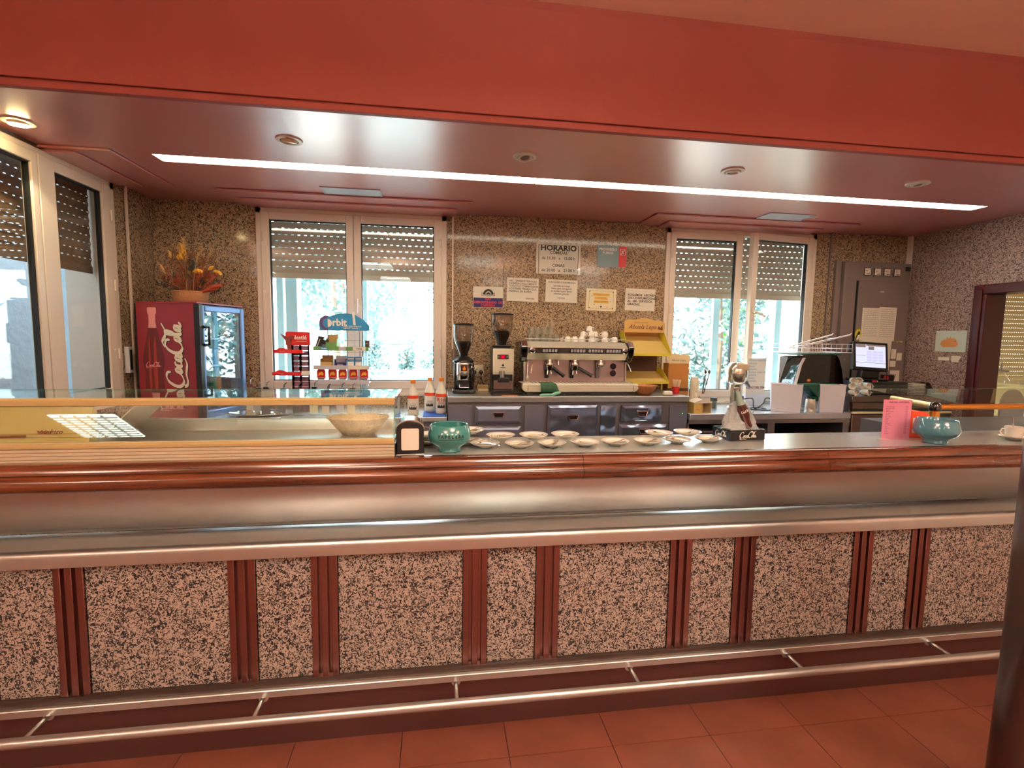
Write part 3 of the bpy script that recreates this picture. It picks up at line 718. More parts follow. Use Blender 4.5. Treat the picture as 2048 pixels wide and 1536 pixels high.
# base: two stepped metal strips over a dark plinth
obj('upper_base_strip', B().prism([(1.888, .262), (1.864, .258), (1.862, .236), (1.888, .236)], BX0, BX1), 'steel_strip_reflect', parent=bar, smooth=0)
obj('lower_base_strip', B().prism([(1.888, .2355), (1.848, .2345), (1.846, .232), (1.846, .208), (1.888, .208)], BX0, BX1), 'steel', parent=bar, smooth=0)
obj('plinth', B().box(BX0, BX1, 1.87, 1.888, 0, .208), 'plinth_bronze', parent=bar, smooth=0)
obj('foot_rail', B().tube([(BX0, 1.745, .196), (BX1, 1.745, .196)], .017, 20), 'steel', parent=bar, smooth=60)
for k in range(-2, 6):
    x = .069+.7155*k
    if x > BX0+.02: obj('rail_bracket', B().tube([(x, 1.875, .196), (x, 1.745, .196)], .008, 12).lathe([(.018, 0), (.018, .004), (0, .004)], (0, 0, 0), 16).xf(Matrix.Translation((x, 1.868, .196)) @ Matrix.Rotation(PI/2, 4, 'X'), start=24), 'steel', parent=bar)
TZ = 1.125
# ------------------------------------------------------------------ left display case
dc = thing('display_case', 'glass tapas display case with gold rails standing on the left of the bar', 'display case', (0, 0, 0))
cx0, cx1, cy0, cy1 = -2.05, -.155, 1.775, 2.07
b = B()
prof = [(cy0+.01, 1.118), (cy0+.003, 1.122)]
z = 1.126
while z < 1.172: prof += [(cy0, z), (cy0, z+.0085), (cy0+.004, z+.0095), (cy0+.004, z+.0112)]; z += .0115
prof += [(cy0-.002, 1.176), (cy0-.002, 1.182), (cy0+.006, 1.184), (cy0+.006, 1.190), (cy0+.02, 1.191), (cy0+.02, 1.118)]
obj('front_rail', B().prism(prof, cx0, cx1), 'gold_pale', parent=dc, smooth=0)
obj('gold_lip', B().prism([(cy0-.003, 1.173), (cy0-.004, 1.181), (cy0+.002, 1.186), (cy0+.012, 1.191), (cy0+.012, 1.173)], cx0, cx1), 'gold', parent=dc)
obj('black_base', B().box(cx0, cx1+.003, cy0+.012, cy1, 1.1255, 1.17), 'black', parent=dc, smooth=0)
obj('steel_tray', B().prism([(cy0+.022, 1.19), (cy0+.022, 1.172), (cy1-.02, 1.172), (cy1-.01, 1.215), (cy1-.014, 1.217), (cy1-.026, 1.178), (cy0+.03, 1.178), (cy0+.03, 1.19)], cx0+.01, cx1-.004), 'steel', parent=dc, smooth=0)
obj('rear_rail', B().box(cx0, -.62, cy1-.014, cy1+.004, 1.20, 1.222).box(-.615, cx1, cy1-.012, cy1+.002, 1.20, 1.218), 'steel', parent=dc, bev=.002)
ty = cy0+.047
obj('top_rail', B().prism([(ty-.004, 1.306), (ty-.006, 1.322), (ty-.002, 1.324), (ty-.002, 1.330), (ty+.012, 1.331), (ty+.012, 1.318), (ty+.004, 1.304)], cx0, cx1), 'gold', parent=dc, smooth=0)
obj('front_pane', B().prism([(cy0+.012, 1.19), (cy0+.016, 1.19), (ty+.004, 1.31), (ty, 1.31)], cx0, cx1), 'glass_case', parent=dc, smooth=0)
obj('top_pane', B().prism([(ty, 1.3312), (cy1, 1.335), (cy1, 1.331), (ty, 1.327)], cx0, cx1+.004), 'glass_case', parent=dc, smooth=0)
obj('end_pane', B().prism([(cy0+.014, 1.19), (ty, 1.327), (cy1, 1.331), (cy1, 1.19)], cx1-.004, cx1), 'glass_case', parent=dc, smooth=0)
obj('glass_edge', B().prism([(cy0+.012, 1.19), (cy0+.017, 1.19), (ty+.003, 1.308), (ty-.002, 1.308)], cx1-.0045, cx1+.0005).box(cx0, cx1, cy1-.002, cy1, 1.331, 1.335), 'glass_edge', parent=dc, smooth=0)
obj('corner_bracket', B().prism([(ty-.004, 1.300), (ty+.03, 1.318), (ty+.09, 1.336), (ty+.012, 1.334), (ty-.006, 1.326)], cx1-.002, cx1+.006), 'steel_dark', parent=dc, smooth=0)
obj('motor_housing', B().prism([(cy0+.02, 1.188), (ty+.004, 1.305), (ty+.02, 1.305), (ty+.02, 1.188)], cx0+.01, -1.135), 'yellow_enamel', parent=dc, smooth=0)
# sloping inner partition with the louvred grill
obj('partition', B().prism([(-1.135, 1.188), (-1.13, 1.188), (-1.02, 1.30), (-1.025, 1.30)], ty+.022, cy1-.012, 'xz'), 'cream', parent=dc, smooth=0)
for k in range(2):
    obj('printed_line', B().box(-1.6, -1.205 if 0 else -1.155, 0, .0006, 0, .0012), 'print_brown', parent=dc, smooth=0, loc=(0, cy0+.0200-.0032*k, 1.2175-(.0115*k)), rot=(-.268, 0, 0))
text('infrico', .021, 'print_brown', dc, (-1.238, cy0+.0218, 1.2235), rot=(PI/2-.268, 0, 0), shear=.25, bold=.0004)
obj('crown_emblem', B().prism([(-1.282, 1.2205), (-1.262, 1.2205), (-1.258, 1.2295), (-1.265, 1.226), (-1.270, 1.2305), (-1.275, 1.226), (-1.284, 1.2295)], cy0+.0205, cy0+.0212, 'xz'), 'print_brown', parent=dc, smooth=0)
obj('name_plate', B().box(-1.42, -1.315, cy0+.0178, cy0+.0185, 1.2075, 1.2145), 'print_brown', parent=dc, smooth=0)
# basket inside the case
t = thing('bread_basket', 'oval pale wicker bread basket inside the display case', 'basket', (-.30, 1.925, 1.178))
obj('body', B().shell([(.05, .0), (.056, .001), (.082, .03), (.106, .062), (.113, .066), (.108, .068), (.078, .034), (.05, .006), (0, .005)], seg=96, sx=1, sy=.68, ripple=.035, rn=16), 'wicker', parent=t, smooth=60)
obj('rim', B().tube([(.111*math.cos(a), .0755*math.sin(a), .068) for a in [2*PI*i/48 for i in range(49)]], .0025, 6), 'wicker', parent=t)
# serving tongs in the case
# napkin dispenser
t = thing('napkin_dispenser', 'black napkin dispenser with a domed chrome top beside the display case', 'napkin dispenser', (-.103, 1.84, TZ), .04)
out = rrect(-.049, .049, .003, .128, .035, 6, (1, 1, 0, 0))
out = [(-.049, .003), (.049, .003)]+[(.049*math.cos(a), .092+.032*math.sin(a)) for a in [PI*i/12 for i in range(13)]]
obj('body', B().prism(out, -.04, .05, 'xz'), 'black', parent=t, bev=.003)
obj('chrome_top', B().prism([(.051*math.cos(a), .092+.036*math.sin(a)) for a in [PI*i/12 for i in range(13)]]+[(.047*math.cos(a), .092+.031*math.sin(a)) for a in [PI-PI*i/12 for i in range(13)]], -.036, .052, 'xz'), 'chrome', parent=t)
obj('napkins', B().prism(rrect(-.031, .031, .018, .096, .006, 4), -.0425, -.038, 'xz'), 'paper', parent=t)
obj('base', B().box(-.055, .052, -.046, .055, 0, .004), 'chrome', parent=t, bev=.001)
# teal bowls
prof = [(.032, 0), (.038, .002), (.038, .012), (.045, .020), (.066, .035), (.073, .05), (.072, .065), (.064, .096), (.061, .098), (.058, .095), (.066, .06), (.062, .045), (.03, .022), (0, .02)]
t = thing('ceramic_bowl', 'teal glazed ceramic bowl lettered PAPELERA beside the napkin dispenser', 'bowl', (.04, 1.86, TZ), .05)
obj('body', B().lathe([(r*1.1, z*1.04) for r, z in prof], seg=48), 'teal', parent=t, smooth=60)
def curved_text(s, parent, r0, a0, z, size, m):
    w = size*.74; n = len(s)
    for i, ch in enumerate(s):
        a = a0+(i-(n-1)/2)*w/r0
        text(ch, size, m, parent, (r0*math.sin(a), -r0*math.cos(a), z), rot=(PI/2+.08, 0, a), bold=.0006, name='letter')
curved_text('PAPELERA', t, .0815, 0, .0655, .0172, 'ink')
obj('underline', B().add([(.0815*math.sin(a), -.0815*math.cos(a), z) for z in (.054, .056) for a in [(-6+i)*.10 for i in range(13)]], [(i, i+1, 14+i, 13+i) for i in range(12)]), 'ink', parent=t)
t = thing('ceramic_bowl', 'teal glazed ceramic bowl behind the pink menu card, right end of the bar', 'bowl', (2.131, 1.845, TZ), .05)
obj('body', B().lathe([(r*1.12, z*1.08) for r, z in prof], seg=48), 'teal_blue', parent=t, smooth=60)
curved_text('PAPELERA', t, .0733*1.12, 1.75, .062, .02, 'ink')
# menu card and the red holder behind it
t = thing('menu_card', 'pink menu card standing upright in front of the red holder', 'menu', (2.045, 1.955, TZ), -.06)
obj('card', B().box(-.068, .068, -.001, .001, .0, .175), 'pink', parent=t, smooth=0)
text('PRECIOS CAFETERÍA', .0105, 'ink_plum', t, (.005, -.0015, .163), bold=.0002)
rm = random.Random(5)
ls = '\n'.join([' '.join(rm.choice(['Café', 'con leche', 'Infusión', 'Zumo', 'Caña', 'Tostada', 'Refresco', 'Agua', 'Bocadillo']) for _ in range(rm.choice([1, 1, 2]))) for _ in range(17)])
text(ls, .0072, 'ink_plum', t, (-.056, -.0015, .083), align='LEFT', sp=1.05)
text('\n'.join('%d,%02d' % (rm.randint(1, 4), rm.choice([0, 20, 50, 80])) for _ in range(17)), .0072, 'ink_plum', t, (.05, -.0015, .083), align='RIGHT', sp=1.05)
t = thing('napkin_dispenser', 'orange red plastic napkin dispenser between the pink menu card and right teal bowl', 'napkin dispenser', (2.17, 2.0, TZ), -.06)
obj('body', B().prism(rrect(-.055, .055, .0, .118, .02, 5, (1, 1, 0, 0)) if 0 else [(-.055, 0), (.055, 0), (.055, .098), (.045, .112), (.03, .118), (-.03, .118), (-.045, .112), (-.055, .098)], -.04, .04, 'xz'), 'orange_red', parent=t, bev=.004)
obj('napkins', B().box(-.03, .042, -.0425, -.038, .02, .09), 'paper', parent=t, bev=.001)
# ------------------------------------------------------------------ saucers with spoons and sugar sachets
pr = [(.022, 0), (.026, .001), (.030, .005), (.050, .012), (.061, .0185), (.062, .020), (.0605, .0205), (.047, .0135), (.028, .007), (.020, .0065), (0, .006)]
pr = [(r*.93, z) for r, z in pr]
s0 = thing('saucer', 'x', 'saucer', (0, 0, 0), 0, 'saucers laid out on the bar')
obj('dish', B().lathe(pr, seg=36), 'white', parent=s0, smooth=60)
sp0 = thing('spoon', 'x', 'spoon', (0, 0, 0), 0, 'coffee spoons on the saucers')
b = B().tube([(-.048, 0, .002), (-.01, 0, .006), (.02, 0, .004)], .0016, 6).lathe([(.0001, 0), (.007, .001), (.0095, .004), (.009, .0042), (.006, .002), (0, .001)], (.028, 0, 0), 14, 1.35, 1)
obj('handle', b, 'chrome', parent=sp0)
su0 = thing('sugar_sachet', 'x', 'sugar sachet', (0, 0, 0), 0, 'sugar sachets on the saucers')
obj('sachet', B().box(-.032, .032, -.009, .009, 0, .005), 'paper', parent=su0, bev=.002)
obj('print_band', B().box(-.012, .012, -.0092, .0092, -.0001, .0054), 'cream', parent=su0, bev=.002)
row = []   # x, y, z, description
low = [(.178, 1.905), (.312, 1.893), (.441, 1.893), (.577, 1.90), (.705, 1.905), (.845, 1.905), (.981, 1.925), (1.125, 1.935)]
on = ['first', 'second', 'third', 'fourth', 'fifth', 'sixth', 'seventh', 'eighth']
for i, (x, y) in enumerate(low): row.append((x, y, TZ, '%s saucer from the teal bowl in the lower row' % on[i]))
for i, (x, y, z) in enumerate([(.115, 1.965, .0), (.245, 1.95, .0215), (.378, 1.95, .0215), (.51, 1.955, .0215), (.915, 1.96, .0215), (1.05, 1.97, .0215)]):
    d = ['saucer right beside the rim of the teal bowl, back row', 'first upper saucer across two others, from the teal bowl', 'second upper saucer across two others, from the teal bowl', 'third upper saucer across two others, from the teal bowl',
         'upper saucer over the sixth and seventh lower saucers', 'upper saucer next to the bottle display'][i]
    row.append((x, y, TZ+z, d))
row.append((.13, 2.01, TZ+.034, 'saucer farthest back beside the teal bowl, propped on others'))
row.append((-.04, 1.98, TZ, 'lower saucer mostly hidden behind the teal bowl'))
row.append((-.035, 1.985, TZ+.022, 'upper saucer mostly hidden behind the teal bowl'))
rs = random.Random(11)
for i, (x, y, z, d) in enumerate(row):
    a = rs.uniform(-1, 1)
    if i == 0: s, p, u = s0, sp0, su0; s.location = (x, y, z)
    else: s = dup(s0, (x, y, z)); p = dup(sp0, (0, 0, 0)); u = dup(su0, (0, 0, 0))
    s['label'] = 'white ' + d
    p.location = (x+.008, y-.012, z+.0135); p.rotation_euler = (0, -.12, a*.8+(PI if i % 3 == 0 else .4)); p['label'] = 'steel coffee spoon on the ' + d.replace(' in the lower row', ' (lower row)')
    u.location = (x-.006, y+.014, z+.0115); u.rotation_euler = (.1, 0, a*.4+.1); u['label'] = 'white sugar sachet on the ' + d.replace(' in the lower row', ' (lower row)')
# ------------------------------------------------------------------ bottle in clear moulded ice on a black tray
t = thing('bottle_display', 'slanted cola bottle in clear moulded ice on a black lettered tray', 'bottle display', (1.312, 2.012, TZ), math.radians(6))
s_ = .088
obj('tray', B().box(-s_, s_, -s_*.7, s_*.7, 0, .042), 'black', parent=t, bev=.004)
obj('tray_rim', B().box(-s_, s_, -s_*.7, -s_*.7+.006, .042, .046).box(-s_, s_, s_*.7-.006, s_*.7, .042, .046).box(-s_, -s_+.006, -s_*.7, s_*.7, .042, .046).box(s_-.006, s_, -s_*.7, s_*.7, .042, .046), 'black', parent=t, smooth=0)
rp = random.Random(2)
b = B(); n = 26; vs = []; fs = []
pf = [(.088, .043), (.084, .052), (.074, .075), (.062, .105), (.050, .13), (.038, .148), (.026, .16), (.001, .164)]
for i in range(n):
    a = 2*PI*i/n
    for k, (r_, z) in enumerate(pf):
        q = r_*(1+rp.uniform(-.16, .16)*(k < 7)); vs.append((q*math.cos(a)*.98-.06*(z-.04), q*math.sin(a)*.62, z+rp.uniform(-.003, .003)))
for i in range(n):
    j = (i+1) % n
    for k in range(7): fs.append((i*8+k, j*8+k, j*8+k+1, i*8+k+1))
b.add(vs, fs); obj('ice', b, 'ice', parent=t, smooth=0)
bp = [(.001, 0), (.02, 0), (.022, .006), (.019, .03), (.023, .055), (.0225, .08), (.0175, .105)]
m4 = Matrix.Translation((.012, -.040, .054)) @ Matrix.Rotation(math.radians(-12), 4, 'Z') @ Matrix.Rotation(math.radians(-19), 4, 'Y')
q = obj('bottle', B().lathe(bp, seg=24), 'cola', parent=t, smooth=60); q.matrix_local = m4
q2 = obj('bottle_neck', B().lathe([(.0175, .105), (.0125, .13), (.0085, .15), (.008, .168), (.0095, .170), (.0095, .176), (0, .176)], seg=24), 'pale_glass', parent=t, smooth=60); q2.matrix_local = m4
q3 = obj('bottle_cap', B().lathe([(.0105, .172), (.012, .174), (.0115, .182), (0, .183)], seg=20), 'grey_metal', parent=t); q3.matrix_local = m4
lg = script(.0092, .22)
for k_, (v) in enumerate(lg.v):
    x_ = v[0]-.017; a_ = x_/.0228; lg.v[k_] = (.0236*math.sin(a_), -.0236*math.cos(a_)+v[1]*.2, v[2]+.072)
q4 = obj('lettering', lg, 'white_ink', parent=t, smooth=0); q4.matrix_local = m4 @ Matrix.Rotation(math.radians(0), 4, 'Z')
l1 = script(.024, .2); l1.xf(Matrix.Translation((-.044, -s_*.7-.0012, .013))); obj('lettering', l1, 'white_ink', parent=t, smooth=0)
l2 = script(.021, .2); l2.xf(Matrix.Translation((-s_-.0012, .037, .013)) @ Matrix.Rotation(-PI/2, 4, 'Z')); obj('lettering', l2, 'white_ink', parent=t, smooth=0)
# ------------------------------------------------------------------ right display case with gold tubes
t = thing('display_case', 'glass display case with orange gold tubes at the right end of the bar', 'display case', (0, 0, 0))
x0 = 2.425; yv = 2.115
obj('front_tube', B().tube([(x0, yv, 1.243), (3.7, yv, 1.243)], .0145, 16), 'gold_tube', parent=t, smooth=60)
obj('side_tube', B().tube([(x0, yv, 1.246), (x0, yv+.24, 1.256)], .0155, 16), 'gold_pale_bright', parent=t, smooth=60)
obj('corner_cap', B().lathe([(.024, -.024), (.026, -.006), (.022, .010), (.012, .019), (0, .021)], (x0-.004, yv-.002, 1.248), 24), 'black_gloss', parent=t, smooth=60)
obj('corner_post', B().tube([(x0-.004, yv-.002, TZ-.002), (x0-.004, yv-.002, 1.226)], .0215, 20), 'gold_tube', parent=t, smooth=60)
obj('pane', B().quad((x0, yv, 1.12), (3.7, yv, 1.12), (3.7, yv, 1.228), (x0, yv, 1.228)).quad((x0, yv, 1.262), (3.7, yv, 1.262), (3.7, yv+.42, 1.29), (x0-.0, yv+.42, 1.29)), 'glass_case', parent=t, smooth=0)
obj('side_pane', B().quad((x0, yv, 1.12), (x0, yv+.42, 1.12), (x0, yv+.42, 1.25), (x0, yv, 1.23)), 'glass_case', parent=t, smooth=0)
obj('back_rail', B().box(x0, 3.7, yv+.415, yv+.42, 1.288, 1.291), 'glass_edge', parent=t, smooth=0)
obj('cabinet', B().box(x0, 3.7, yv-.004, yv+.43, .9, 1.118), 'steel_dark', parent=t, smooth=0)
# coffee cup at the right edge
t = thing('saucer', 'white saucer under the coffee cup at the right edge of the bar', 'saucer', (2.575, 1.875, TZ))
obj('dish', B().lathe([(r*1.1, z) for r, z in pr], seg=36), 'white', parent=t, smooth=60)
def cup(nm, lab, loc, rz, r=.031, h=.052, flip=False, group=None):
    t = thing(nm, lab, 'cup', loc, rz, group)
    p = [(r*.62, 0), (r*.66, .002), (r*.9, h*.35), (r, h), (r*.94, h), (r*.84, h*.36), (r*.5, .006), (0, .006)]
    if flip: p = [(a, h-z) for a, z in p]
    obj('body', B().lathe(p, seg=28), 'white', parent=t, smooth=60)
    hz = [h*.78, h*.8, h*.55, h*.28, h*.22] if not flip else [h*.22, h*.2, h*.45, h*.72, h*.78]
    obj('handle', B().tube([(r*.88, 0, hz[0]), (r*1.35, 0, hz[1]), (r*1.55, 0, hz[2]), (r*1.3, 0, hz[3]), (r*.8, 0, hz[4])], .003, 8), 'white', parent=t, smooth=60)
    return t
cup('coffee_cup', 'white coffee cup with spoon at the right edge of the bar', (2.575, 1.875, TZ+.007), 2.8, .036, .054)
t = thing('spoon', 'spoon leaning out of the coffee cup at the right edge of the bar', 'spoon', (2.565, 1.875, TZ+.02), .4)
obj('handle', B().tube([(.012, 0, 0), (-.004, 0, .05), (-.014, 0, .082)], .0022, 6), 'chrome', parent=t)
# blurred steel post in the right foreground
t = thing('steel_post', 'out of focus brushed steel post in the right foreground', 'post', (1.875, 1.2, 0))
obj('pole', B().lathe([(.135, 0), (.135, .02), (.118, .06), (.112, .5), (.112, 3.09), (0, 3.09)], seg=40), 'steel_post', parent=t, smooth=60)
# ================================================================== BEHIND THE BAR
def pbox(b, x0, x1, y0, y1, z0, z1): return b.box(x0, x1, y0, y1, z0, z1)
# ---- left worktop
t = thing('back_counter', 'low steel back counter under the left window, left of the coffee unit', 'counter', (0, 0, 0))
obj('worktop', B().box(XL+.005, .058, 3.60, 4.195, .94, .972), 'steel_top', parent=t, bev=.004)
obj('cabinet', B().box(XL+.005, .058, 3.64, 4.19, .1, .939), 'steel_dark', parent=t, smooth=0)
for k in range(4): obj('door', B().box(-2.05+.53*k, -1.56+.53*k, 3.622, 3.64, .16, .90), 'steel_dark', parent=t, bev=.004)
obj('toe_kick', B().box(XL+.01, .05, 3.7, 4.18, 0, .1), 'black', parent=t, smooth=0)
CL = .972
# ---- coffee unit
t = thing('coffee_counter', 'high stainless steel counter with drawers under the espresso machine', 'counter', (0, 0, 0))
CT = 1.122
obj('worktop', B().box(.063, 1.92, 3.595, 4.195, 1.078, CT), 'steel', parent=t, bev=.004)
obj('body', B().box(.068, 1.915, 3.625, 4.19, .08, 1.077), 'steel_dark', parent=t, smooth=0)
for a, c in ((.068, .24), (.63, .775), (1.215, 1.335), (1.77, 1.915)):
    obj('front_sheet', B().box(a+.001, c-.001, 3.612, 3.625, .1, 1.05), 'steel_wave' if a == 1.215 else 'steel_dark2', parent=t, smooth=0)
def drawer(a, c, z0, z1, m_, hz=None, nm='drawer'):
    d = obj(nm, B().prism([(a, z0), (c, z0), (c, z1), (a, z1)], 3.606, 3.612, 'xz'), m_, parent=t, bev=.002)
    w = .022
    vs = [(a, 3.606, z0), (c, 3.606, z0), (c, 3.606, z1), (a, 3.606, z1), (a+w, 3.588, z0+w), (c-w, 3.588, z0+w), (c-w, 3.588, z1-w), (a+w, 3.588, z1-w)]
    q = obj('pressed_front', B().add(vs, [(0, 1, 5, 4), (1, 2, 6, 5), (2, 3, 7, 6), (3, 0, 4, 7), (4, 5, 6, 7)]), m_, parent=d, smooth=0)
    mx = (a+c)/2+.0; mz = hz or (z0+z1)/2
    obj('handle_recess', B().prism([(mx-.042, mz+.016), (mx-.028, mz-.018), (mx+.028, mz-.018), (mx+.042, mz+.016)], 3.5865, 3.5878, 'xz'), 'steel_black', parent=d, smooth=0)
    obj('handle', B().tube([(mx-.042, 3.585, mz+.018), (mx-.029, 3.583, mz-.018), (mx+.029, 3.583, mz-.018), (mx+.042, 3.585, mz+.018)], .003, 6).tube([(mx-.044, 3.584, mz+.018), (mx+.044, 3.584, mz+.018)], .004, 6), 'chrome', parent=d)
drawer(.262, .605, .92, 1.052, 'steel_dark2'); drawer(.262, .605, .74, .9, 'steel_dark2'); drawer(.262, .605, .5, .72, 'steel_dark2')
drawer(.80, 1.19, .56, 1.06, 'steel_wave2', .965, 'door')
drawer(1.375, 1.70, .925, 1.053, 'steel_wave'); drawer(1.36, 1.75, .80, .905, 'steel_wave'); drawer(1.36, 1.75, .5, .79, 'steel_wave')
obj('power_light', B().lathe([(0, .0), (.004, 0), (.003, .003), (0, .004)], (0, 0, 0), 10), 'ledgreen', parent=t, loc=(1.875, 3.611, .985), rot=(PI/2, 0, 0))
# ---- right worktop and till counter
t = thing('back_counter', 'low steel back counter under the right window with open shelves', 'counter', (0, 0, 0))
obj('worktop', B().box(1.925, 3.325, 3.585, 4.195, .935, .985), 'steel_top2', parent=t, bev=.004)
obj('apron', B().box(1.925, 3.325, 3.592, 3.61, .905, .934), 'steel_dark', parent=t, smooth=0)
obj('end_panel', B().box(1.925, 1.94, 3.62, 4.19, 0, .904), 'steel_dark', parent=t, smooth=0)
obj('upright', B().box(2.60, 2.66, 3.60, 4.19, 0, .904), 'steel_dark', parent=t, smooth=0)
obj('upright', B().box(3.27, 3.325, 3.60, 4.19, 0, .904), 'steel_dark', parent=t, smooth=0)
obj('back_panel', B().box(1.94, 3.27, 4.15, 4.19, 0, .904), 'black', parent=t, smooth=0)
for z in (.83, .62, .35): obj('shelf', B().box(1.942, 2.598, 3.61, 4.14, z, z+.015), 'steel_dark', parent=t, smooth=0)
obj('shelf', B().box(2.662, 3.268, 3.64, 4.14, .3, .315), 'steel_dark', parent=t, smooth=0)
CR = .985
t = thing('till_counter', 'brown grey steel cabinet under the cash drawer and touch screen', 'counter', (0, 0, 0))
PT = 1.117
obj('worktop', B().box(3.335, 4.33, 3.595, 4.15, 1.07, PT), 'steel_warm', parent=t, bev=.004)
obj('body', B().box(3.34, 4.32, 3.63, 4.14, 0, 1.069), 'steel_warm', parent=t, smooth=0)
obj('drawer', B().box(3.36, 4.30, 3.612, 3.63, 1.012, 1.062), 'steel_warm', parent=t, bev=.003)
obj('slot', B().box(3.36, 4.30, 3.622, 3.631, .99, 1.012), 'black', parent=t, smooth=0)
obj('handle_strip', B().box(3.36, 4.30, 3.605, 3.63, .972, .988), 'cream', parent=t, bev=.002)
obj('door', B().box(3.36, 3.82, 3.612, 3.63, .1, .966).box(3.83, 4.30, 3.612, 3.63, .1, .966), 'steel_warm', parent=t, bev=.003)

# ------------------------------------------------------------------ drinks fridge
FR = thing('drinks_fridge', 'red drinks fridge with a glass door standing on the left back counter', 'fridge', (-1.60, 3.63, CL), -math.radians(16))
w, d, h = .455, .455, .775     # local: red side spans x -w..0 at y=0, glass door on the x=0 face
obj('cabinet', B().box(-w, -.02, 0, .012, 0, h).box(-w, -w+.02, .012, d, 0, h).box(-w, -.02, .012, d, 0, .04).box(-w, -.02, d-.02, d, 0, h), 'red_side', parent=FR, smooth=0)
obj('top_panel', B().box(-w-.002, .004, -.003, d+.003, h, h+.012), 'red_side', parent=FR, bev=.002)
obj('liner', B().box(-w+.02, -w+.03, .014, d-.02, .04, h-.01).box(-w+.03, -.03, d-.03, d-.02, .04, h-.01).box(-w+.03, -.03, .014, .03, .04, h-.01), 'fridge_in', parent=FR, smooth=0)
obj('back_edge', B().box(-w-.012, -w-.001, .0, .02, 0, h), 'black', parent=FR, smooth=0)
df = obj('door', B().box(-.018, .018, .0, .05, 0, h-.006).box(-.018, .018, d-.042, d, 0, h-.006).box(-.018, .018, .05, d-.042, h-.05, h-.006).box(-.018, .018, .05, d-.042, 0, .045), 'bluegrey', parent=FR, bev=.008)
obj('door_edge', B().box(-.02, .02, -.003, .03, 0, h-.004), 'black', parent=FR, smooth=0)
obj('pane', B().box(.004, .008, .05, d-.042, .045, h-.05), 'glass_door', parent=df, smooth=0)
obj('handle', B().tube([(.02, .045, .62), (.045, .05, .62), (.045, .05, .5), (.02, .045, .5)], .008, 8).box(.018, .03, .03, .075, .612, .63).box(.018, .03, .03, .075, .49, .508), 'black', parent=df)
obj('inner_light', B().box(-.03, -.022, .055, .062, .06, h-.06), 'fridge_lamp', parent=FR, smooth=0)
for z in (.16, .35, .54):
    sh = B()
    for k in range(9): sh.tube([(-w+.04, .06+.042*k, z), (-.035, .06+.042*k, z)], .002, 5)
    sh.box(-.038, -.032, .04, d-.04, z-.006, z+.006); obj('wire_shelf', sh, 'white_plastic', parent=FR)
# prints on the red side panel: big script reading upward, a bottle with small script
g = script(.125, .2); g.xf(Matrix.Translation((-.118, -.002, .205)) @ Matrix.Rotation(-PI/2, 4, 'Y') @ Matrix.Identity(4))
gs = script(.125, .2); gs.xf(Matrix.Translation((-.112, -.0012, .202)) @ Matrix.Rotation(-PI/2, 4, 'Y'))
obj('script_shadow', gs, 'ink', parent=FR, smooth=0); obj('script_print', g, 'script_ink', parent=FR, smooth=0)
half = [(0, .035), (.064, .035), (.076, .16), (.066, .30), (.082, .38), (.080, .42), (.068, .47), (.046, .55), (.030, .62), (.029, .665)]
poly = [(x, z) for x, z in half[1:]]+[(-x, z) for x, z in reversed(half[1:])]
obj('bottle_print', B().add([(-.335+x, -.0012, z) for x, z in poly], [tuple(range(len(poly)))]), 'cola_print', parent=FR, smooth=0)
for i_, (dx, w_) in enumerate(((-.028, .012), (.016, .02))):
    obj('bottle_shine', B().add([(-.335+dx-w_*k, -.0016, z) for k, z in ((.5, .08), (1, .3), (.6, .5), (.1, .56))]+[(-.335+dx+w_*k, -.0016, z) for k, z in ((.1, .56), (.3, .5), (.5, .3), (.3, .08))], [tuple(range(8))]), 'cola_light', parent=FR, smooth=0)
nk = [(.031, .61), (.026, .65), (.026, .70), (.034, .71), (.034, .74), (.028, .748)]
poly = nk+[(-x, z) for x, z in reversed(nk)]
obj('neck_print', B().add([(-.335+x, -.0017, z) for x, z in poly], [tuple(range(len(poly)))]), 'salmon', parent=FR, smooth=0)
g = script(.031, .2); g.xf(Matrix.Translation((-.395, -.0022, .345))); obj('small_script', g, 'salmon', parent=FR, smooth=0)
g = script(.05, .2); g.xf(Matrix.Translation((-.30, -.0022, .06))); obj('lower_script', g, 'salmon', parent=FR, smooth=0)
def fridge_item(nm, lab, x, y, z, m_, mcap, kind, r=.024, hh=.15, grp=None):
    c = Matrix.Translation(FR.location) @ Matrix.Rotation(-math.radians(16), 4, 'Z') @ Vector((x, y, z))
    t = thing(nm, lab, 'bottle' if kind == 'b' else 'can', c, 0, grp)
    if kind == 'b':
        obj('body', B().lathe([(r*.9, 0), (r, .005), (r, hh*.55), (r*.45, hh*.8), (r*.4, hh)], seg=16), m_, parent=t, smooth=50)
        obj('cap', B().lathe([(r*.5, hh), (r*.5, hh+.012), (0, hh+.013)], seg=12), mcap, parent=t)
    else:
        obj('body', B().lathe([(r*.85, 0), (r, .006), (r, hh-.008), (r*.8, hh), (0, hh)], seg=16), m_, parent=t, smooth=50)
        obj('lid', B().lathe([(r*.8, hh+.0005), (r*.75, hh+.002), (0, hh+.001)], seg=12), mcap, parent=t)
kinds = [('cola', 'red', 'dark brown bottle'), ('green_glass', 'white', 'green bottle'), ('clear_blue', 'white_plastic', 'pale blue bottle'), ('orange', 'white', 'orange bottle'), ('milk', 'blue', 'white bottle')]
od = ['nearest the door handle', 'second from the handle side', 'in the middle', 'second from the hinge side', 'nearest the hinge side']
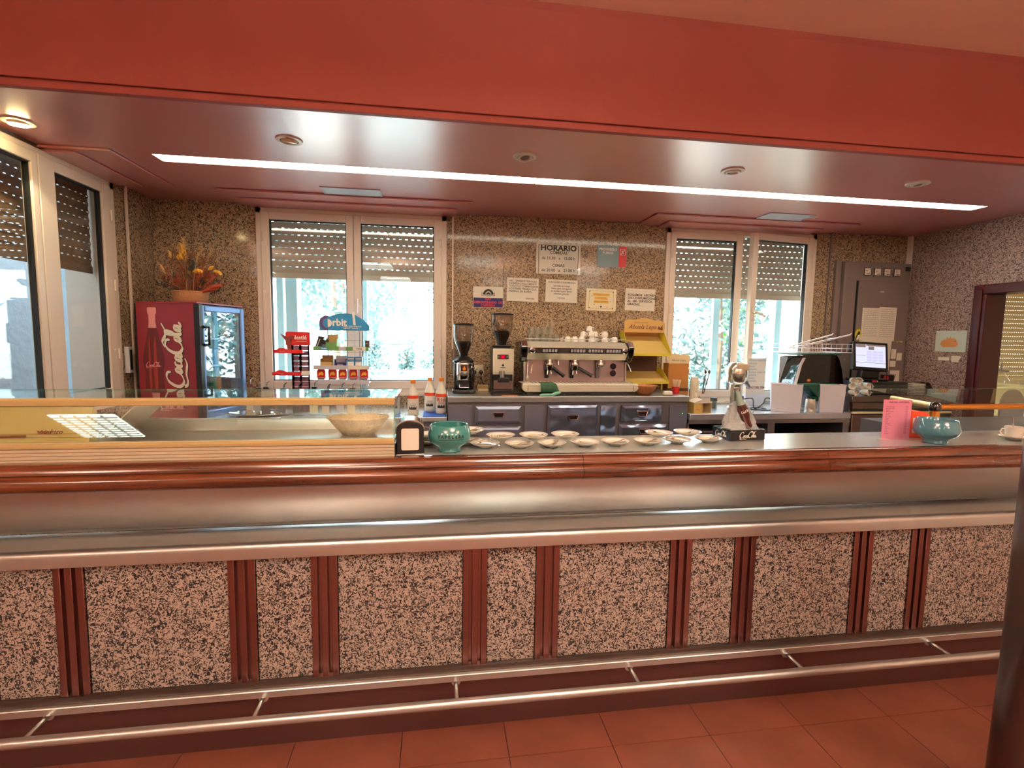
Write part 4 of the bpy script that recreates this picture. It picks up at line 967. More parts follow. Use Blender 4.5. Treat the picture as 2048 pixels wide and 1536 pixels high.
for r_, (z, nm) in enumerate(((.547, 'top shelf'), (.357, 'middle shelf'), (.167, 'lower shelf'), (.042, 'fridge floor'))):
    for k in range(5):
        m_, cp, ds = kinds[(k*2+r_) % 5]
        if r_ == 1: fridge_item('drink_can', '%s can %s on the %s of the red fridge' % (['red', 'silver', 'blue', 'orange', 'green'][k], od[k], nm), -.085-.02*(k % 2), .085+.072*k, z, ['red', 'steel', 'blue', 'orange', 'green'][k], 'chrome', 'c', .026, .105)
        else: fridge_item('drink_bottle', '%s %s on the %s of the red fridge' % (ds, od[k], nm), -.085-.02*(k % 2), .085+.072*k, z, m_, cp, 'b', .025, .15 if z > .1 else .1)

# ------------------------------------------------------------------ dried flowers in a basket on the fridge
t = thing('dried_flower_basket', 'wicker basket of dried flowers and grasses on top of the red fridge', 'flower basket', (-1.735, 3.86, CL+h+.0125))
obj('basket', B().shell([(.095, 0), (.10, .005), (.112, .075), (.106, .075), (.094, .008), (0, .006)], seg=64, ripple=.012, rn=32), 'wicker_tan', parent=t)
obj('basket_rim', B().tube([(.110*math.cos(a), .110*math.sin(a), .076) for a in [2*PI*i/40 for i in range(41)]], .006, 6), 'wicker_tan', parent=t)
rf = random.Random(21)
def stems(n, spread, l0, l1, m_, nm, r=.0018, lean=(0, 0)):
    b = B()
    for i in range(n):
        a = rf.uniform(0, 2*PI); s = rf.uniform(.1, 1)*spread; L = rf.uniform(l0, l1)
        dx, dy = math.cos(a)*s+lean[0], math.sin(a)*s*.6+lean[1]
        p0 = Vector((.06*math.cos(a)*rf.random(), .06*math.sin(a)*rf.random(), .03))
        p1 = p0+Vector((dx*.45, dy*.45, L*.6)); p2 = p0+Vector((dx, dy, L))
        b.tube([p0, p1, p2], r, 4, r*.5)
        for k in range(5):     # grass ear
            q = p1.lerp(p2, .55+.1*k); e = Vector((rf.uniform(-1, 1), rf.uniform(-.6, .6), .9)).normalized()*.022
            b.quad(q, q+e+Vector((.004, 0, 0)), q+e*1.4, q+e-Vector((.004, 0, 0)))
    o = obj(nm, b, m_, parent=t, smooth=0, kind='stuff')
stems(60, .15, .14, .34, 'straw_dark', 'grass'); stems(50, .19, .10, .22, 'strawred', 'red_grass', .0026, (.03, 0)); stems(14, .13, .28, .42, 'straw', 'tall_ears', .002)
stems(26, .22, .05, .16, 'darkleaf', 'dark_fern')
def petal(cx, cz, rx, rz_, rot, m_, nm, cy=-.05):
    n = 12; vs = [(cx, cy-.012, cz)]
    for i in range(n):
        a = 2*PI*i/n; u, v = rx*math.cos(a), rz_*math.sin(a); vs.append((cx+u*math.cos(rot)-v*math.sin(rot), cy+.006*math.sin(3*a), cz+u*math.sin(rot)+v*math.cos(rot)))
    obj(nm, B().add(vs, [(0, 1+i, 1+(i+1) % n) for i in range(n)]), m_, parent=t)
petal(-.015, .36, .018, .055, .35, 'petal', 'petal'); petal(-.035, .315, .024, .026, 0, 'petal', 'petal'); petal(-.10, .33, .012, .028, .3, 'straw', 'petal')
petal(.03, .26, .032, .042, 0, 'darkleaf', 'leaf'); petal(.075, .22, .034, .018, -.1, 'petal', 'petal'); petal(.16, .245, .026, .011, .6, 'petal', 'petal'); petal(.205, .215, .03, .016, -.5, 'petal', 'petal')
petal(-.15, .23, .008, .04, .5, 'straw', 'petal'); petal(.17, .11, .06, .02, .35, 'strawred', 'petal'); petal(.14, .09, .07, .012, .2, 'strawred', 'petal'); petal(-.07, .06, .05, .016, 1.2, 'darkleaf', 'leaf')
b = B().tube([(-.05, -.03, .1), (-.15, -.03, .16), (-.26, -.04, .135)], .0016, 4, .0008).tube([(.08, -.05, .06), (.2, -.06, .045)], .0016, 4, .0008)
obj('stray_stalk', b, 'straw', parent=t)

# ------------------------------------------------------------------ red sweets rack and blue gum rack
t = thing('sweets_rack', 'red and mauve slotted sweets rack in front of the left window', 'display rack', (-1.02, 3.93, CL))
b = B(); z = .0
for a, c in ((-.068, -.052), (-.014, .004), (.048, .06)): b.box(a, c, -.002, .002, 0, .52)
z = 0
while z < .5: b.box(-.068, .06, -.002, .002, z, z+.0335); z += .0385
obj('slotted_back', b, 'purple', parent=t, smooth=0)
hd = obj('header', B().prism(rrect(-.105, .068, .5, .60, .012, 4, (1, 1, 0, 0)), -.012, -.004, 'xz'), 'red', parent=t, bev=.001)
text('Nestlé', .042, 'white_ink', t, (-.008, -.0135, .557), bold=.001, sx=.95)
obj('header_line', B().box(-.03, .045, -.0133, -.0125, .528, .531), 'white_ink', parent=t, smooth=0)
for k, (z, dx) in enumerate(((.447, 0), (.286, -.014), (.125, -.014))):
    sh = obj('shelf', B().box(-.16+dx, .04+dx, -.11, -.002, z, z+.004), 'red', parent=t, smooth=0)
    obj('shelf_lip', B().prism([(-.16+dx, z-.004), (.04+dx, z-.004), (.04+dx, z+.02), (-.06+dx, z+.022), (-.09+dx, z+.034), (-.12+dx, z+.034), (-.14+dx, z+.022), (-.16+dx, z+.018)], -.113, -.109, 'xz'), 'red', parent=sh, smooth=0)
    text('Nestlé', .014, 'salmon', sh, (-.10+dx, -.1135, z+.009))
obj('price_card', B().box(.03, .085, -.116, -.113, .286, .316), 'paper', parent=t, smooth=0)
obj('gift_bow', B().prism([(-.14, .585), (-.09, .56), (-.05, .575), (-.04, .55), (-.07, .54), (-.06, .46), (-.085, .45), (-.10, .53)], -.02, -.016, 'xz'), 'brown_dark_red', parent=t, smooth=0)

t = thing('gum_rack', 'wire gum rack with a blue arched header sign before the left window', 'display rack', (-.70, 3.96, CL))
pts = [(-.175, .622), (-.175, .675), (-.168, .705), (-.14, .725), (-.10, .72), (-.05, .738), (.02, .745), (.08, .735), (.14, .70), (.18, .655), (.184, .622)]
obj('header_sign', B().prism([(x, z-.005) for x, z in pts], -.07, -.065, 'xz'), 'blue', parent=t, bev=.001)
obj('header_border', B().tube([(x, -.068, z-.005) for x, z in pts]+[(-.175, -.068, .617)], .0022, 5), 'navy', parent=t)
# round emblem: purple and blue ring with a half white disc, then the word
def ring(cx, cz, r0, r1, a0, a1, y, m_, nm, par):
    n = 20; vs = []
    for i in range(n+1):
        a = a0+(a1-a0)*i/n; vs += [(cx+r0*math.cos(a), y, cz+r0*math.sin(a)), (cx+r1*math.cos(a), y, cz+r1*math.sin(a))]
    obj(nm, B().add(vs, [(2*i, 2*i+1, 2*i+3, 2*i+2) for i in range(n)]), m_, parent=par, smooth=0)
ring(-.118, .668, .034, .056, PI*.5, PI*1.5, -.0712, 'purple_print', 'emblem_ring', t); ring(-.118, .668, .05, .054, -PI*.5, PI*.5, -.0712, 'skyblue', 'emblem_ring', t)
ring(-.118, .668, .030, .034, 0, 2*PI, -.0716, 'skyblue', 'emblem_ring', t); ring(-.116, .668, 0, .029, -PI*.5, PI*.5, -.0718, 'white_ink', 'emblem_disc', t)
text('rbit', .072, 'white_ink', t, (-.085, -.0722, .672), align='LEFT', bold=.0022, sx=1.0)
obj('gum_stick', B().prism([(.068, .655), (.085, .655), (.075, .755), (.058, .755)], -.074, -.071, 'xz'), 'white_ink', parent=t, smooth=0)
text('PARA UNOS DIENTES\nLIMPIOS Y SANOS', .0135, 'white_ink', t, (-.005, -.0722, .638), align='LEFT', bold=.0004)
fr = B().tube([(-.12, -.06, .63), (-.12, -.03, 0)], .0035, 6).tube([(.11, -.06, .63), (.11, -.03, 0)], .0035, 6)
for z in (.54, .45, .40, .33, .26, .2): fr.tube([(-.12, -.035, z), (.17, -.035, z)], .0012, 5)
for x in (.13, .15, .17): fr.tube([(x, -.035, .5), (x, -.035, .2)], .0012, 5)
obj('wire_frame', fr, 'steel_grey', parent=t)
for z, m_ in ((.478, 'green_print'), (.34, 'grey_white'), (.232, 'grey_white')):
    sh = obj('shelf', B().box(-.20, .185, -.15, -.02, z-.006, z-.003), 'grey_white', parent=t, smooth=0)
    obj('shelf_front', B().box(-.205, .188, -.154, -.15, z-.012, z+.018), m_, parent=sh, bev=.001)
sf = [(-.13, .05, 'blue', 'Orbit'), (.0, .05, 'grey_white', ''), (.12, .09, 'white_ink', 'Orbit')]
for x, w_, m_, s_2 in sf:
    obj('shelf_label', B().box(x-w_/2, x+w_/2, -.1556, -.1543, .468, .494), m_, parent=t, smooth=0)
    if s_2: text(s_2, .018, 'white_ink' if m_ == 'blue' else 'navy', t, (x, -.1562, .481), bold=.0004)
obj('shelf_label', B().box(.04, .18, -.1556, -.1543, .330, .354), 'paper', parent=t, smooth=0)
def tray_box(x, z, w_, h_, m_, min_, lab, tilt=0, lid=0):
    t2 = thing('gum_box', lab, 'box', (-.70+x, 3.85, CL+z), tilt)
    d_ = .06
    obj('carton', B().box(-w_/2, w_/2, -.004, 0, 0, h_*.42).box(-w_/2, -w_/2+.002, 0, d_, 0, h_*.7).box(w_/2-.002, w_/2, 0, d_, 0, h_*.7).box(-w_/2, w_/2, 0, d_, 0, .002), m_, parent=t2, smooth=0)
    obj('back_flap', B().prism([(-w_/2, 0), (w_/2, 0), (w_/2*.94, h_), (-w_/2*.94, h_)], d_-.002, d_, 'xz'), min_, parent=t2, smooth=0)
    return t2
a = tray_box(-.125, .345, .085, .085, 'kraft', 'kraft_dark', 'open brown carton on the middle shelf of the gum rack')
a = tray_box(-.025, .345, .085, .08, 'navy', 'grey_white', 'open navy and grey carton on the middle shelf of the gum rack')
text('Orbit', .018, 'white_ink', a, (0, -.005, .016))
for k in range(2):
    t2 = thing('gum_box', 'light blue gum packet, %s of two at the right of the middle shelf' % ['left', 'right'][k], 'box', (-.70+.052+.055*k, 3.845, CL+.345))
    obj('carton', B().box(-.026, .026, 0, .05, 0, .075), 'blue', parent=t2, bev=.002)
    obj('printed_front', B().box(-.022, .022, -.0012, 0, .006, .04).box(-.022, .022, -.0012, 0, .056, .068), 'white_ink', parent=t2, smooth=0)
    obj('leaf_print', B().prism([(-.015, .045), (.0, .055), (.018, .05), (.004, .042)], -.0013, 0, 'xz'), 'skyblue', parent=t2, smooth=0)
t2 = thing('gum_box', 'black carton leaning at the left end of the top shelf of the gum rack', 'box', (-.885, 3.84, CL+.47))
obj('carton', B().prism([(-.022, 0), (.02, 0), (.052, .095), (.012, .1)], 0, .05, 'xz'), 'black', parent=t2, bev=.002)
obj('side_print', B().prism([(-.004, .02), (.002, .02), (.026, .08), (.02, .08)], -.0012, 0, 'xz'), 'grey_white', parent=t2, smooth=0)
t2 = thing('gum_box', 'small dark carton between the black and the green cartons on the top shelf', 'box', (-.835, 3.85, CL+.487))
obj('carton', B().box(-.022, .022, 0, .05, 0, .055), 'black', parent=t2, bev=.002)
obj('printed_front', B().box(-.015, .015, -.0012, 0, .015, .02), 'grey_white', parent=t2, smooth=0)
a = tray_box(-.085, .487, .078, .095, 'green_print', 'kraft', 'open green and tan carton on the top shelf of the gum rack')
t2 = thing('gum_box', 'narrow dark carton standing at the right end of the top shelf', 'box', (-.53, 3.85, CL+.487))
obj('carton', B().box(-.014, .014, 0, .05, 0, .055), 'darkbrown', parent=t2, bev=.001)
obj('printed_front', B().box(-.010, .010, -.0012, 0, .03, .034), 'grey_white', parent=t2, smooth=0)
for k in range(5):
    x = -.70-.16+.077*k+(.004 if k == 1 else 0)
    t2 = thing('candy_pouch', 'red yellow candy pouch, %s on the lower shelf of the gum rack' % ['leftmost', 'second from left', 'middle', 'second from right', 'rightmost'][k], 'candy', (x, 3.835, CL+.25))
    obj('pouch', B().prism([(-.029, .012), (-.022, .002), (.022, .002), (.029, .012), (.030, .062), (.022, .078), (-.022, .078), (-.030, .062)], 0, .022, 'xz'), 'red', parent=t2, bev=.004)
    obj('yellow_print', B().prism([(-.020, .026), (-.014, .052), (.008, .060), (.020, .044), (.012, .03), (.0, .038)], -.0014, 0, 'xz'), 'yellow_print', parent=t2, smooth=0)
    obj('base_band', B().box(-.023, .023, -.0012, .0, .002, .010), 'ink', parent=t2, smooth=0)
    obj('white_line', B().box(-.024, .024, -.0015, .0, .012, .015), 'white_ink', parent=t2, smooth=0)
# ------------------------------------------------------------------ bottles with pourers along the left counter
bl = [(-1.36, 3.86, .21), (-1.28, 3.80, .185), (-1.205, 3.72, .2), (-1.10, 3.76, .185), (-.99, 3.73, .19), (-.89, 3.76, .2), (-.79, 3.72, .18), (-.70, 3.76, .185), (-.62, 3.73, .19)]
ordn = ['first', 'second', 'third', 'fourth', 'fifth', 'sixth', 'seventh', 'eighth', 'ninth']
for i, (x, y, hh) in enumerate(bl):
    t2 = thing('pourer_bottle', 'square clear bottle with pourer, %s from the left behind the display case' % ordn[i], 'bottle', (x, y, CL), rs.uniform(-.3, .3))
    r_ = .034
    vs = []; lv = [(1, 0), (1, hh*.55), (.42, hh*.72), (.38, hh*.92)]
    for s, z in lv: vs += [(-r_*s, -r_*s, z), (r_*s, -r_*s, z), (r_*s, r_*s, z), (-r_*s, r_*s, z)]
    fs = [(3, 2, 1, 0)]+[(4*k+j, 4*k+(j+1) % 4, 4*k+4+(j+1) % 4, 4*k+4+j) for k in range(3) for j in range(4)]
    obj('body', B().add(vs, fs), 'drink_glass', parent=t2, smooth=0)
    obj('label', B().box(-r_*.8, r_*.8, -r_-.0012, -r_-.0002, .02, hh*.42), ['paper', 'grey_white', 'cream'][i % 3] if i not in (2, 3, 4) else 'steel_grey', parent=t2, smooth=0)
    obj('pourer_cap', B().box(-.017, .017, -.017, .017, hh*.92, hh*.92+.024), 'black' if i % 4 else 'darkbrown', parent=t2, bev=.002)
    obj('spout', B().tube([(0, 0, hh*.92+.02), (.004, 0, hh+.035), (.022, 0, hh+.05)], .0035, 6), 'chrome', parent=t2)
t2 = thing('round_platter', 'shiny oval steel platter on the left counter seen through the display case', 'platter', (-1.28, 3.72, CL))
obj('dish', B().lathe([(.10, 0), (.15, .01), (.19, .02), (.192, .024), (.15, .014), (0, .006)], seg=48, sx=.95, sy=.6), 'chrome', parent=t2, smooth=60)
obj('rim', B().tube([(.182*math.cos(a), .115*math.sin(a), .024) for a in [2*PI*i/48 for i in range(49)]], .003, 6), 'chrome', parent=t2)
t2 = thing('water_bottle', 'clear plastic water bottle with sloping shoulders under the gum rack', 'bottle', (-.57, 4.02, CL))
obj('body', B().lathe([(.038, 0), (.042, .006), (.042, .15), (.03, .19), (.013, .215), (.013, .235)], seg=20), 'clear_blue', parent=t2, smooth=60)
obj('cap', B().lathe([(.015, .235), (.015, .25), (0, .251)], seg=16), 'white_plastic', parent=t2)
for i in range(4):
    t2 = thing('tumbler', 'clear tumbler on the counter under the window, %s left of the milk bottles' % ordn[i], 'glass', (-.27-.075*i, 3.74+.03*(i % 2), CL), 0)
    obj('body', B().shell([(.024, .002), (.030, .004), (.032, .10), (.030, .10), (.027, .008), (0, .007)], seg=18), 'drink_glass', parent=t2, smooth=60)
# blue ribbed mat and three milk bottles
t = thing('ribbed_mat', 'blue ribbed rubber mat under the milk bottles', 'mat', (-.03, 3.77, CL))
obj('sheet', B().box(-.085, .08, -.15, .16, 0, .003), 'mat_blue', parent=t, smooth=0)
for k in range(26):
    obj('rib', B().box(-.083, .078, -.148+.012*k, -.142+.012*k, .003, .006), 'mat_blue', parent=t, smooth=0)
def milk(x, y, z, s, lab, txt=False, cap='orange'):
    t = thing('milk_bottle', lab, 'bottle', (x, y, z), 0)
    obj('body', B().lathe([(r*s, q*s) for r, q in ((.034, 0), (.039, .006), (.040, .02), (.040, .14), (.036, .165), (.022, .20), (.015, .222), (.015, .236))], seg=28), 'milk', parent=t, smooth=60)
    obj('cap', B().lathe([(r*s, q*s) for r, q in ((.018, .236), (.0185, .24), (.018, .262), (0, .263))], seg=20), cap, parent=t)
    obj('label', B().shell([(.0405*s, .035*s), (.0405*s, .145*s)], seg=28), 'paper', parent=t, smooth=60)
    obj('label_band', B().shell([(.0408*s, .125*s), (.0408*s, .148*s)], seg=28), 'orange_red', parent=t, smooth=60)
    if txt:
        for i, ch in enumerate('Río'): text(ch, .036*s, 'red', t, (.0412*s*math.sin((i-1)*.5), -.0412*s*math.cos((i-1)*.5), .105*s), rot=(PI/2, 0, (i-1)*.5), bold=.001)
    obj('cow_print', B().add([(.0411*s*math.sin(a), -.0411*s*math.cos(a), (.045+(.028 if i % 2 else .012))*s) for i, a in enumerate([-.7+.15*k for k in range(10)])]+[(.0411*s*math.sin(a), -.0411*s*math.cos(a), .045*s) for a in [-.7+.15*k for k in range(10)]], [(i, i+1, 11+i, 10+i) for i in range(9)]), 'ink', parent=t, smooth=0)
    obj('text_lines', B().add([(.0411*s*math.sin(a), -.0411*s*math.cos(a), (.085-.008*j)*s+dz) for j in range(2) for dz in (0, .003) for a in [-.5+.2*k for k in range(6)]], [(12*j+i, 12*j+i+1, 12*j+i+7, 12*j+i+6) for j in range(2) for i in range(5)]), 'inkgrey', parent=t, smooth=0)
milk(-.187, 3.72, CL, 1.0, 'white milk bottle with orange cap standing apart on the steel, left of the mat')
milk(-.068, 3.85, CL+.006, 1.0, 'white milk bottle at the back of the blue mat')
milk(.018, 3.745, CL+.006, 1.03, 'white milk bottle with red RIO lettering at the front of the blue mat', True)
# ------------------------------------------------------------------ notices on the back wall
def notice(lab, x0, x1, z0, z1, lines=(), m_='paper', rz=0, ink='ink', nm='wall_notice', cat='notice'):
    t = thing(nm, lab, cat, ((x0+x1)/2, 4.199, (z0+z1)/2)); t.rotation_euler = (0, rz, 0)
    w, h = (x1-x0)/2, (z1-z0)/2
    obj('sheet', B().box(-w, w, -.003, -.001, -h, h), m_, parent=t, smooth=0)
    for s, x, z, size, al, *ex in lines: text(s, size, ex[0] if ex else ink, t, (x, -.0036, z), align=al, bold=ex[1] if len(ex) > 1 else .0006, sx=ex[2] if len(ex) > 2 else 1, sp=1.0)
    return t, w, h
t, w, h = notice('meal times notice with large heading HORARIO in a plastic sleeve', .808, 1.19, 2.095, 2.345,
    [('HORARIO', .0, .088, .062, 'CENTER', 'ink', .0022, 1.12), ('COMIDAS', 0, .050, .034, 'CENTER'), ('de 13.30   a   15.00 h', 0, .005, .034, 'CENTER'), ('CENAS', 0, -.055, .034, 'CENTER'), ('de 20.00   a   21.00 h', 0, -.095, .034, 'CENTER')], rz=0)
obj('border', B().box(-w+.018, -w+.023, -.0038, -.0033, -h+.004, h-.012).box(w-.023, w-.018, -.0038, -.0033, -h+.004, h-.012).box(-w+.018, w-.018, -.0038, -.0033, h-.014, h-.011), 'ink', parent=t, smooth=0)
obj('sleeve', B().quad((-w, -.0045, -h), (w, -.0045, -h), (w, -.0045, h), (-w, -.0045, h)), 'glass', parent=t, smooth=0)
t, w, h = notice('no smoking sign, blue grey with a red right stripe', 1.336, 1.60, 2.168, 2.35, [], 'print_grad')
obj('red_stripe', B().box(w-.072, w-.004, -.004, -.003, -h+.004, h-.004), 'red', parent=t, smooth=0)
text('PROHIBIDO\nFUMAR', .030, 'white_ink', t, (-.036, -.0042, .042), bold=.0008)
obj('no_smoking_mark', B().box(w-.062, w-.012, -.0046, -.0041, .060, .063).box(w-.062, w-.012, -.0046, -.0041, .012, .015).box(w-.062, w-.059, -.0046, -.0041, .015, .06).box(w-.015, w-.012, -.0046, -.0041, .015, .06).prism([(w-.056, .020), (w-.05, .018), (w-.018, .055), (w-.024, .058)], -.0048, -.0042, 'xz').prism([(w-.05, .05), (w-.044, .054), (w-.026, .026), (w-.032, .022)], -.0048, -.0042, 'xz'), 'white_ink', parent=t, smooth=0)
t, w, h = notice('notice with navy lower half and red lettering, leftmost on the stone wall', .281, .533, 1.80, 1.972, [])
obj('navy_field', B().box(-w+.003, w-.003, -.004, -.003, -h+.003, -.006), 'navy', parent=t, smooth=0)
text('HAY\nDESCAFEINADO  DE\nCAFETERA', .027, 'red', t, (0, -.0044, -.044), bold=.0009, sx=.95)
ring(0, .022, .026, .044, 0, PI, -.0042, 'ink', 'arch_emblem', t); ring(0, .024, 0, .016, .3, PI-.3, -.0042, 'ink', 'arch_emblem', t)
obj('scroll_emblem', B().box(-.055, .055, -.0046, -.0041, .012, .015).box(-.055, .055, -.0046, -.0041, .030, .032).box(-.055, -.052, -.0046, -.0041, .012, .04).box(.052, .055, -.0046, -.0041, .012, .04), 'ink', parent=t, smooth=0)
text('CAFETERÍA', .014, 'ink', t, (0, -.0045, .022), bold=.0005); text('* * * *', .018, 'ink', t, (0, -.0045, .0))
notice('white notice with five typed lines beside the navy notice', .563, .832, 1.858, 2.052, [('NO TENEMOS SERVICIO\nDE MESAS SOLO MENÚS\nY PLATOS COMBINADOS\nLO DEMÁS TIENEN QUE\nPEDIRLO EN BARRA.', -.115, .028, .0215, 'LEFT', 'inkgrey'), ('GRACIAS', .10, -.072, .018, 'RIGHT', 'inkgrey')], rz=.02)
notice('white notice with faint centred lines right under the meal times notice', .893, 1.17, 1.858, 2.048, [('CUALQUIER CONSUMICIÓN', 0, .072, .0185, 'CENTER', 'inkgrey'), ('servida en mesa\ntiene que recogerse\nen la barra por favor\nmuchas gracias', 0, .01, .022, 'CENTER', 'inkgrey'), ('la dirección', 0, -.058, .014, 'CENTER', 'inkgrey')], rz=.02)
t, w, h = notice('cream notice with three orange yellow lines and a thin frame', 1.25, 1.518, 1.795, 1.982, [], 'cream', rz=.02)
for (dx, z, ww) in ((0, .044, .075), (-.004, .013, .058), (0, -.017, .065)):
    obj('highlight', B().box(-ww, ww, -.0036, -.003, z-.011, z+.011), 'highlight', parent=t, smooth=0)
text('PROHIBIDO JUGAR\nCON BALÓN\nEN LA CAFETERÍA', .0185, 'highlight_ink', t, (0, -.004, .014), sp=1.6, sx=.82)
fr = B()
for a in ((-w+.025, w-.025, h-.018, h-.0165), (-w+.025, w-.025, -h+.018, -h+.0195)): fr.box(a[0], a[1], -.0036, -.003, a[2], a[3])
for x in (-w+.025, w-.0265): fr.box(x, x+.0015, -.0036, -.003, -h+.018, h-.018)
for x, z, r_ in ((-w+.03, h-.024, .005), (w-.03, h-.024, .005), (-w+.03, -h+.024, .005), (w-.03, -h+.024, .005), (0, -.058, .008), (.055, -.06, .003), (.08, -.01, .003), (-.085, .03, .003), (-.06, -.04, .004), (-.045, .07, .002)): fr.lathe([(0, 0), (r_, .0), (r_, .001), (0, .001)], (0, 0, 0), 8).xf(Matrix.Translation((x, -.0035, z)) @ Matrix.Rotation(PI/2, 4, 'X'), start=len(fr.v)-32)
obj('frame_print', fr, 'ink', parent=t, smooth=0)
notice('white notice with four bold typed lines, rightmost on the stone wall', 1.60, 1.873, 1.803, 1.993, [('ROGAMOS  ABONEN\nSUS CONSUMICIONES\nAL  SER  SERVIDOS,\nGRACIAS.', -.115, .0, .027, 'LEFT', 'ink')], rz=.015)
# socket with two plugs
t = thing('wall_socket', 'white double socket with two black plugs on the stone wall', 'socket', (.315, 4.199, 1.265))
obj('plate', B().box(-.045, .055, -.010, 0, -.04, .055), 'cream', parent=t, bev=.003)
for x in (-.02, .035): obj('socket_ring', B().lathe([(.028, 0), (.028, .006), (.02, .004), (0, .004)], (0, 0, 0), 20), 'cream', parent=t, loc=(x, -.01, -.005), rot=(PI/2, 0, 0))
for k, (x, dx) in enumerate(((.295, -.03), (.35, .05))):
    t = thing('power_plug', 'black power plug and cord in the wall socket, %s one' % ['left', 'right'][k], 'plug', (x, 4.185, 1.26))
    obj('plug_body', B().lathe([(.018, 0), (.017, .03), (.008, .036), (0, .036)], (0, 0, 0), 16), 'black', parent=t, rot=(PI/2, 0, 0))
    obj('cord', B().tube(catmull3([(0, -.035, 0), (0, -.05, -.04), (dx*.3, -.05, -.09), (dx, -.08, -.125), (dx*2.2, -.10, -.128)]), .0035, 6), 'black', parent=t)
t = thing('intercom_handset', 'slim white and dark wall handset left of the first grinder', 'handset', (.125, 4.165, 1.37))
obj('cradle', B().box(-.02, .02, 0, .02, -.08, .08), 'grey_metal', parent=t, bev=.003)
obj('bar_handle', B().tube([(0, 0, .07), (0, -.02, .06), (0, -.02, -.07), (0, 0, -.08)], .006, 8), 'chrome', parent=t)
t = thing('power_strip', 'white box on the left wall between window and fridge', 'switch box', (XL+.012, 3.80, 1.36))
obj('case', B().box(-.01, .02, -.022, .022, -.09, .09), 'white_plastic', parent=t, bev=.003)
obj('dark_insert', B().box(.018, .024, -.012, .012, -.07, .07), 'black', parent=t, bev=.002)

# ------------------------------------------------------------------ grinders
def hopper(t, x, z, r, hh, y=0):
    obj('hopper', B().shell([(r*.38, z), (r*.42, z+hh*.1), (r*.85, z+hh*.42), (r*.98, z+hh*.55), (r, z+hh*.95)], (x, y, 0), 32), 'hopper', parent=t, smooth=60)
    obj('beans', B().lathe([(r*.36, z), (r*.4, z+hh*.1), (r*.8, z+hh*.42), (r*.6, z+hh*.47), (0, z+hh*.46)], (x, y, 0), 28), 'beans', parent=t, smooth=60)
    obj('hopper_lid', B().lathe([(r*1.03, z+hh*.94), (r*1.04, z+hh*.97), (r*.9, z+hh*1.0), (0, z+hh*1.01)], (x, y, 0), 32), 'black', parent=t, smooth=40)
t = thing('coffee_grinder', 'shorter dark coffee grinder with orange flame badge, left of the white one', 'coffee grinder', (.19, 3.9, CT))
obj('base', B().box(-.088, .088, -.11, .1, 0, .03), 'black', parent=t, bev=.01)
obj('body', B().box(-.075, .08, -.05, .09, .03, .235), 'black_gloss', parent=t, bev=.012)
obj('chrome_doser', B().lathe([(.052, .10), (.056, .11), (.056, .225), (.05, .235), (0, .235)], (-.0, -.055, 0), 28), 'chrome', parent=t, smooth=60)
obj('doser_bowl', B().lathe([(.03, .04), (.055, .06), (.058, .10), (0, .10)], (0, -.055, 0), 24), 'black', parent=t, smooth=60)
obj('badge', B().add([(.0575*math.sin(a), -.055-.0575*math.cos(a), z) for z in (.165, .222) for a in [-.45+.15*k for k in range(7)]], [(i, i+1, 8+i, 7+i) for i in range(6)]), 'darkbrown', parent=t, smooth=60)
fl_ = [(0, .0), (.010, .003), (.013, .012), (.007, .022), (.003, .036), (-.004, .022), (-.012, .012), (-.009, .003)]
obj('flame_emblem', B().add([(x, -.1145, .178+z) for x, z in fl_], [tuple(range(8))]), 'orange', parent=t, smooth=0)
obj('badge_line', B().box(-.022, .022, -.115, -.1145, .168, .172), 'white_ink', parent=t, smooth=0)
obj('shoulder', B().lathe([(.085, .235), (.083, .25), (.05, .275), (.03, .285), (0, .285)], (0, .02, 0), 28), 'black', parent=t, smooth=40)
hopper(t, 0, .275, .080, .26, .02)
obj('lever', B().tube([(.06, -.05, .20), (.10, -.08, .19)], .006), 'chrome', parent=t)
obj('fork', B().tube([(-.03, -.10, .07), (-.035, -.13, .05), (.035, -.13, .05), (.03, -.10, .07)], .004), 'chrome', parent=t)
t = thing('coffee_grinder', 'taller white fronted coffee grinder with a red digital display', 'coffee grinder', (.49, 3.9, CT))
obj('body', B().box(-.082, .082, -.08, .11, .02, .355), 'black', parent=t, bev=.01)
obj('front_panel', B().box(-.08, .080, -.088, -.08, .145, .345), 'cream_white', parent=t, bev=.004)
obj('panel_seam', B().box(-.08, .08, -.0895, -.088, .158, .160), 'inkgrey', parent=t, smooth=0)
obj('side_trim', B().box(.074, .083, -.085, -.06, .0, .345), 'chrome', parent=t, smooth=0)
obj('lower_plate', B().box(-.075, .07, -.115, -.08, .03, .10), 'steel_warm', parent=t, bev=.004)
obj('base', B().box(-.082, .082, -.12, .11, 0, .028), 'black', parent=t, bev=.006)
obj('display', B().box(-.045, .042, -.0905, -.088, .265, .300), 'black_gloss', parent=t, smooth=0)
obj('red_digits', B().box(-.020, .016, -.0915, -.0904, .270, .295), 'led_dark', parent=t, smooth=0)
text('8.1', .018, 'led', t, (-.002, -.092, .283), bold=.001)
obj('key', B().box(-.040, -.026, -.0915, -.0904, .276, .290).box(.026, .038, -.0915, -.0904, .276, .290), 'inkgrey', parent=t, smooth=0)
obj('flame_emblem', B().add([(x*.8-.002, -.0895, .208+z*.7) for x, z in fl_], [tuple(range(8))]), 'ink', parent=t, smooth=0)
obj('emblem_line', B().box(-.02, .016, -.0895, -.088, .198, .203), 'ink', parent=t, smooth=0)
obj('chrome_spout', B().lathe([(.022, .0), (.022, .052), (0, .054)], (0, 0, 0), 20), 'chrome', parent=t, loc=(-.012, -.112, .125))
obj('fork', B().prism([(-.05, .09), (.045, .09), (.04, .125), (-.03, .128)], -.14, -.088, 'xz'), 'black', parent=t, bev=.006)
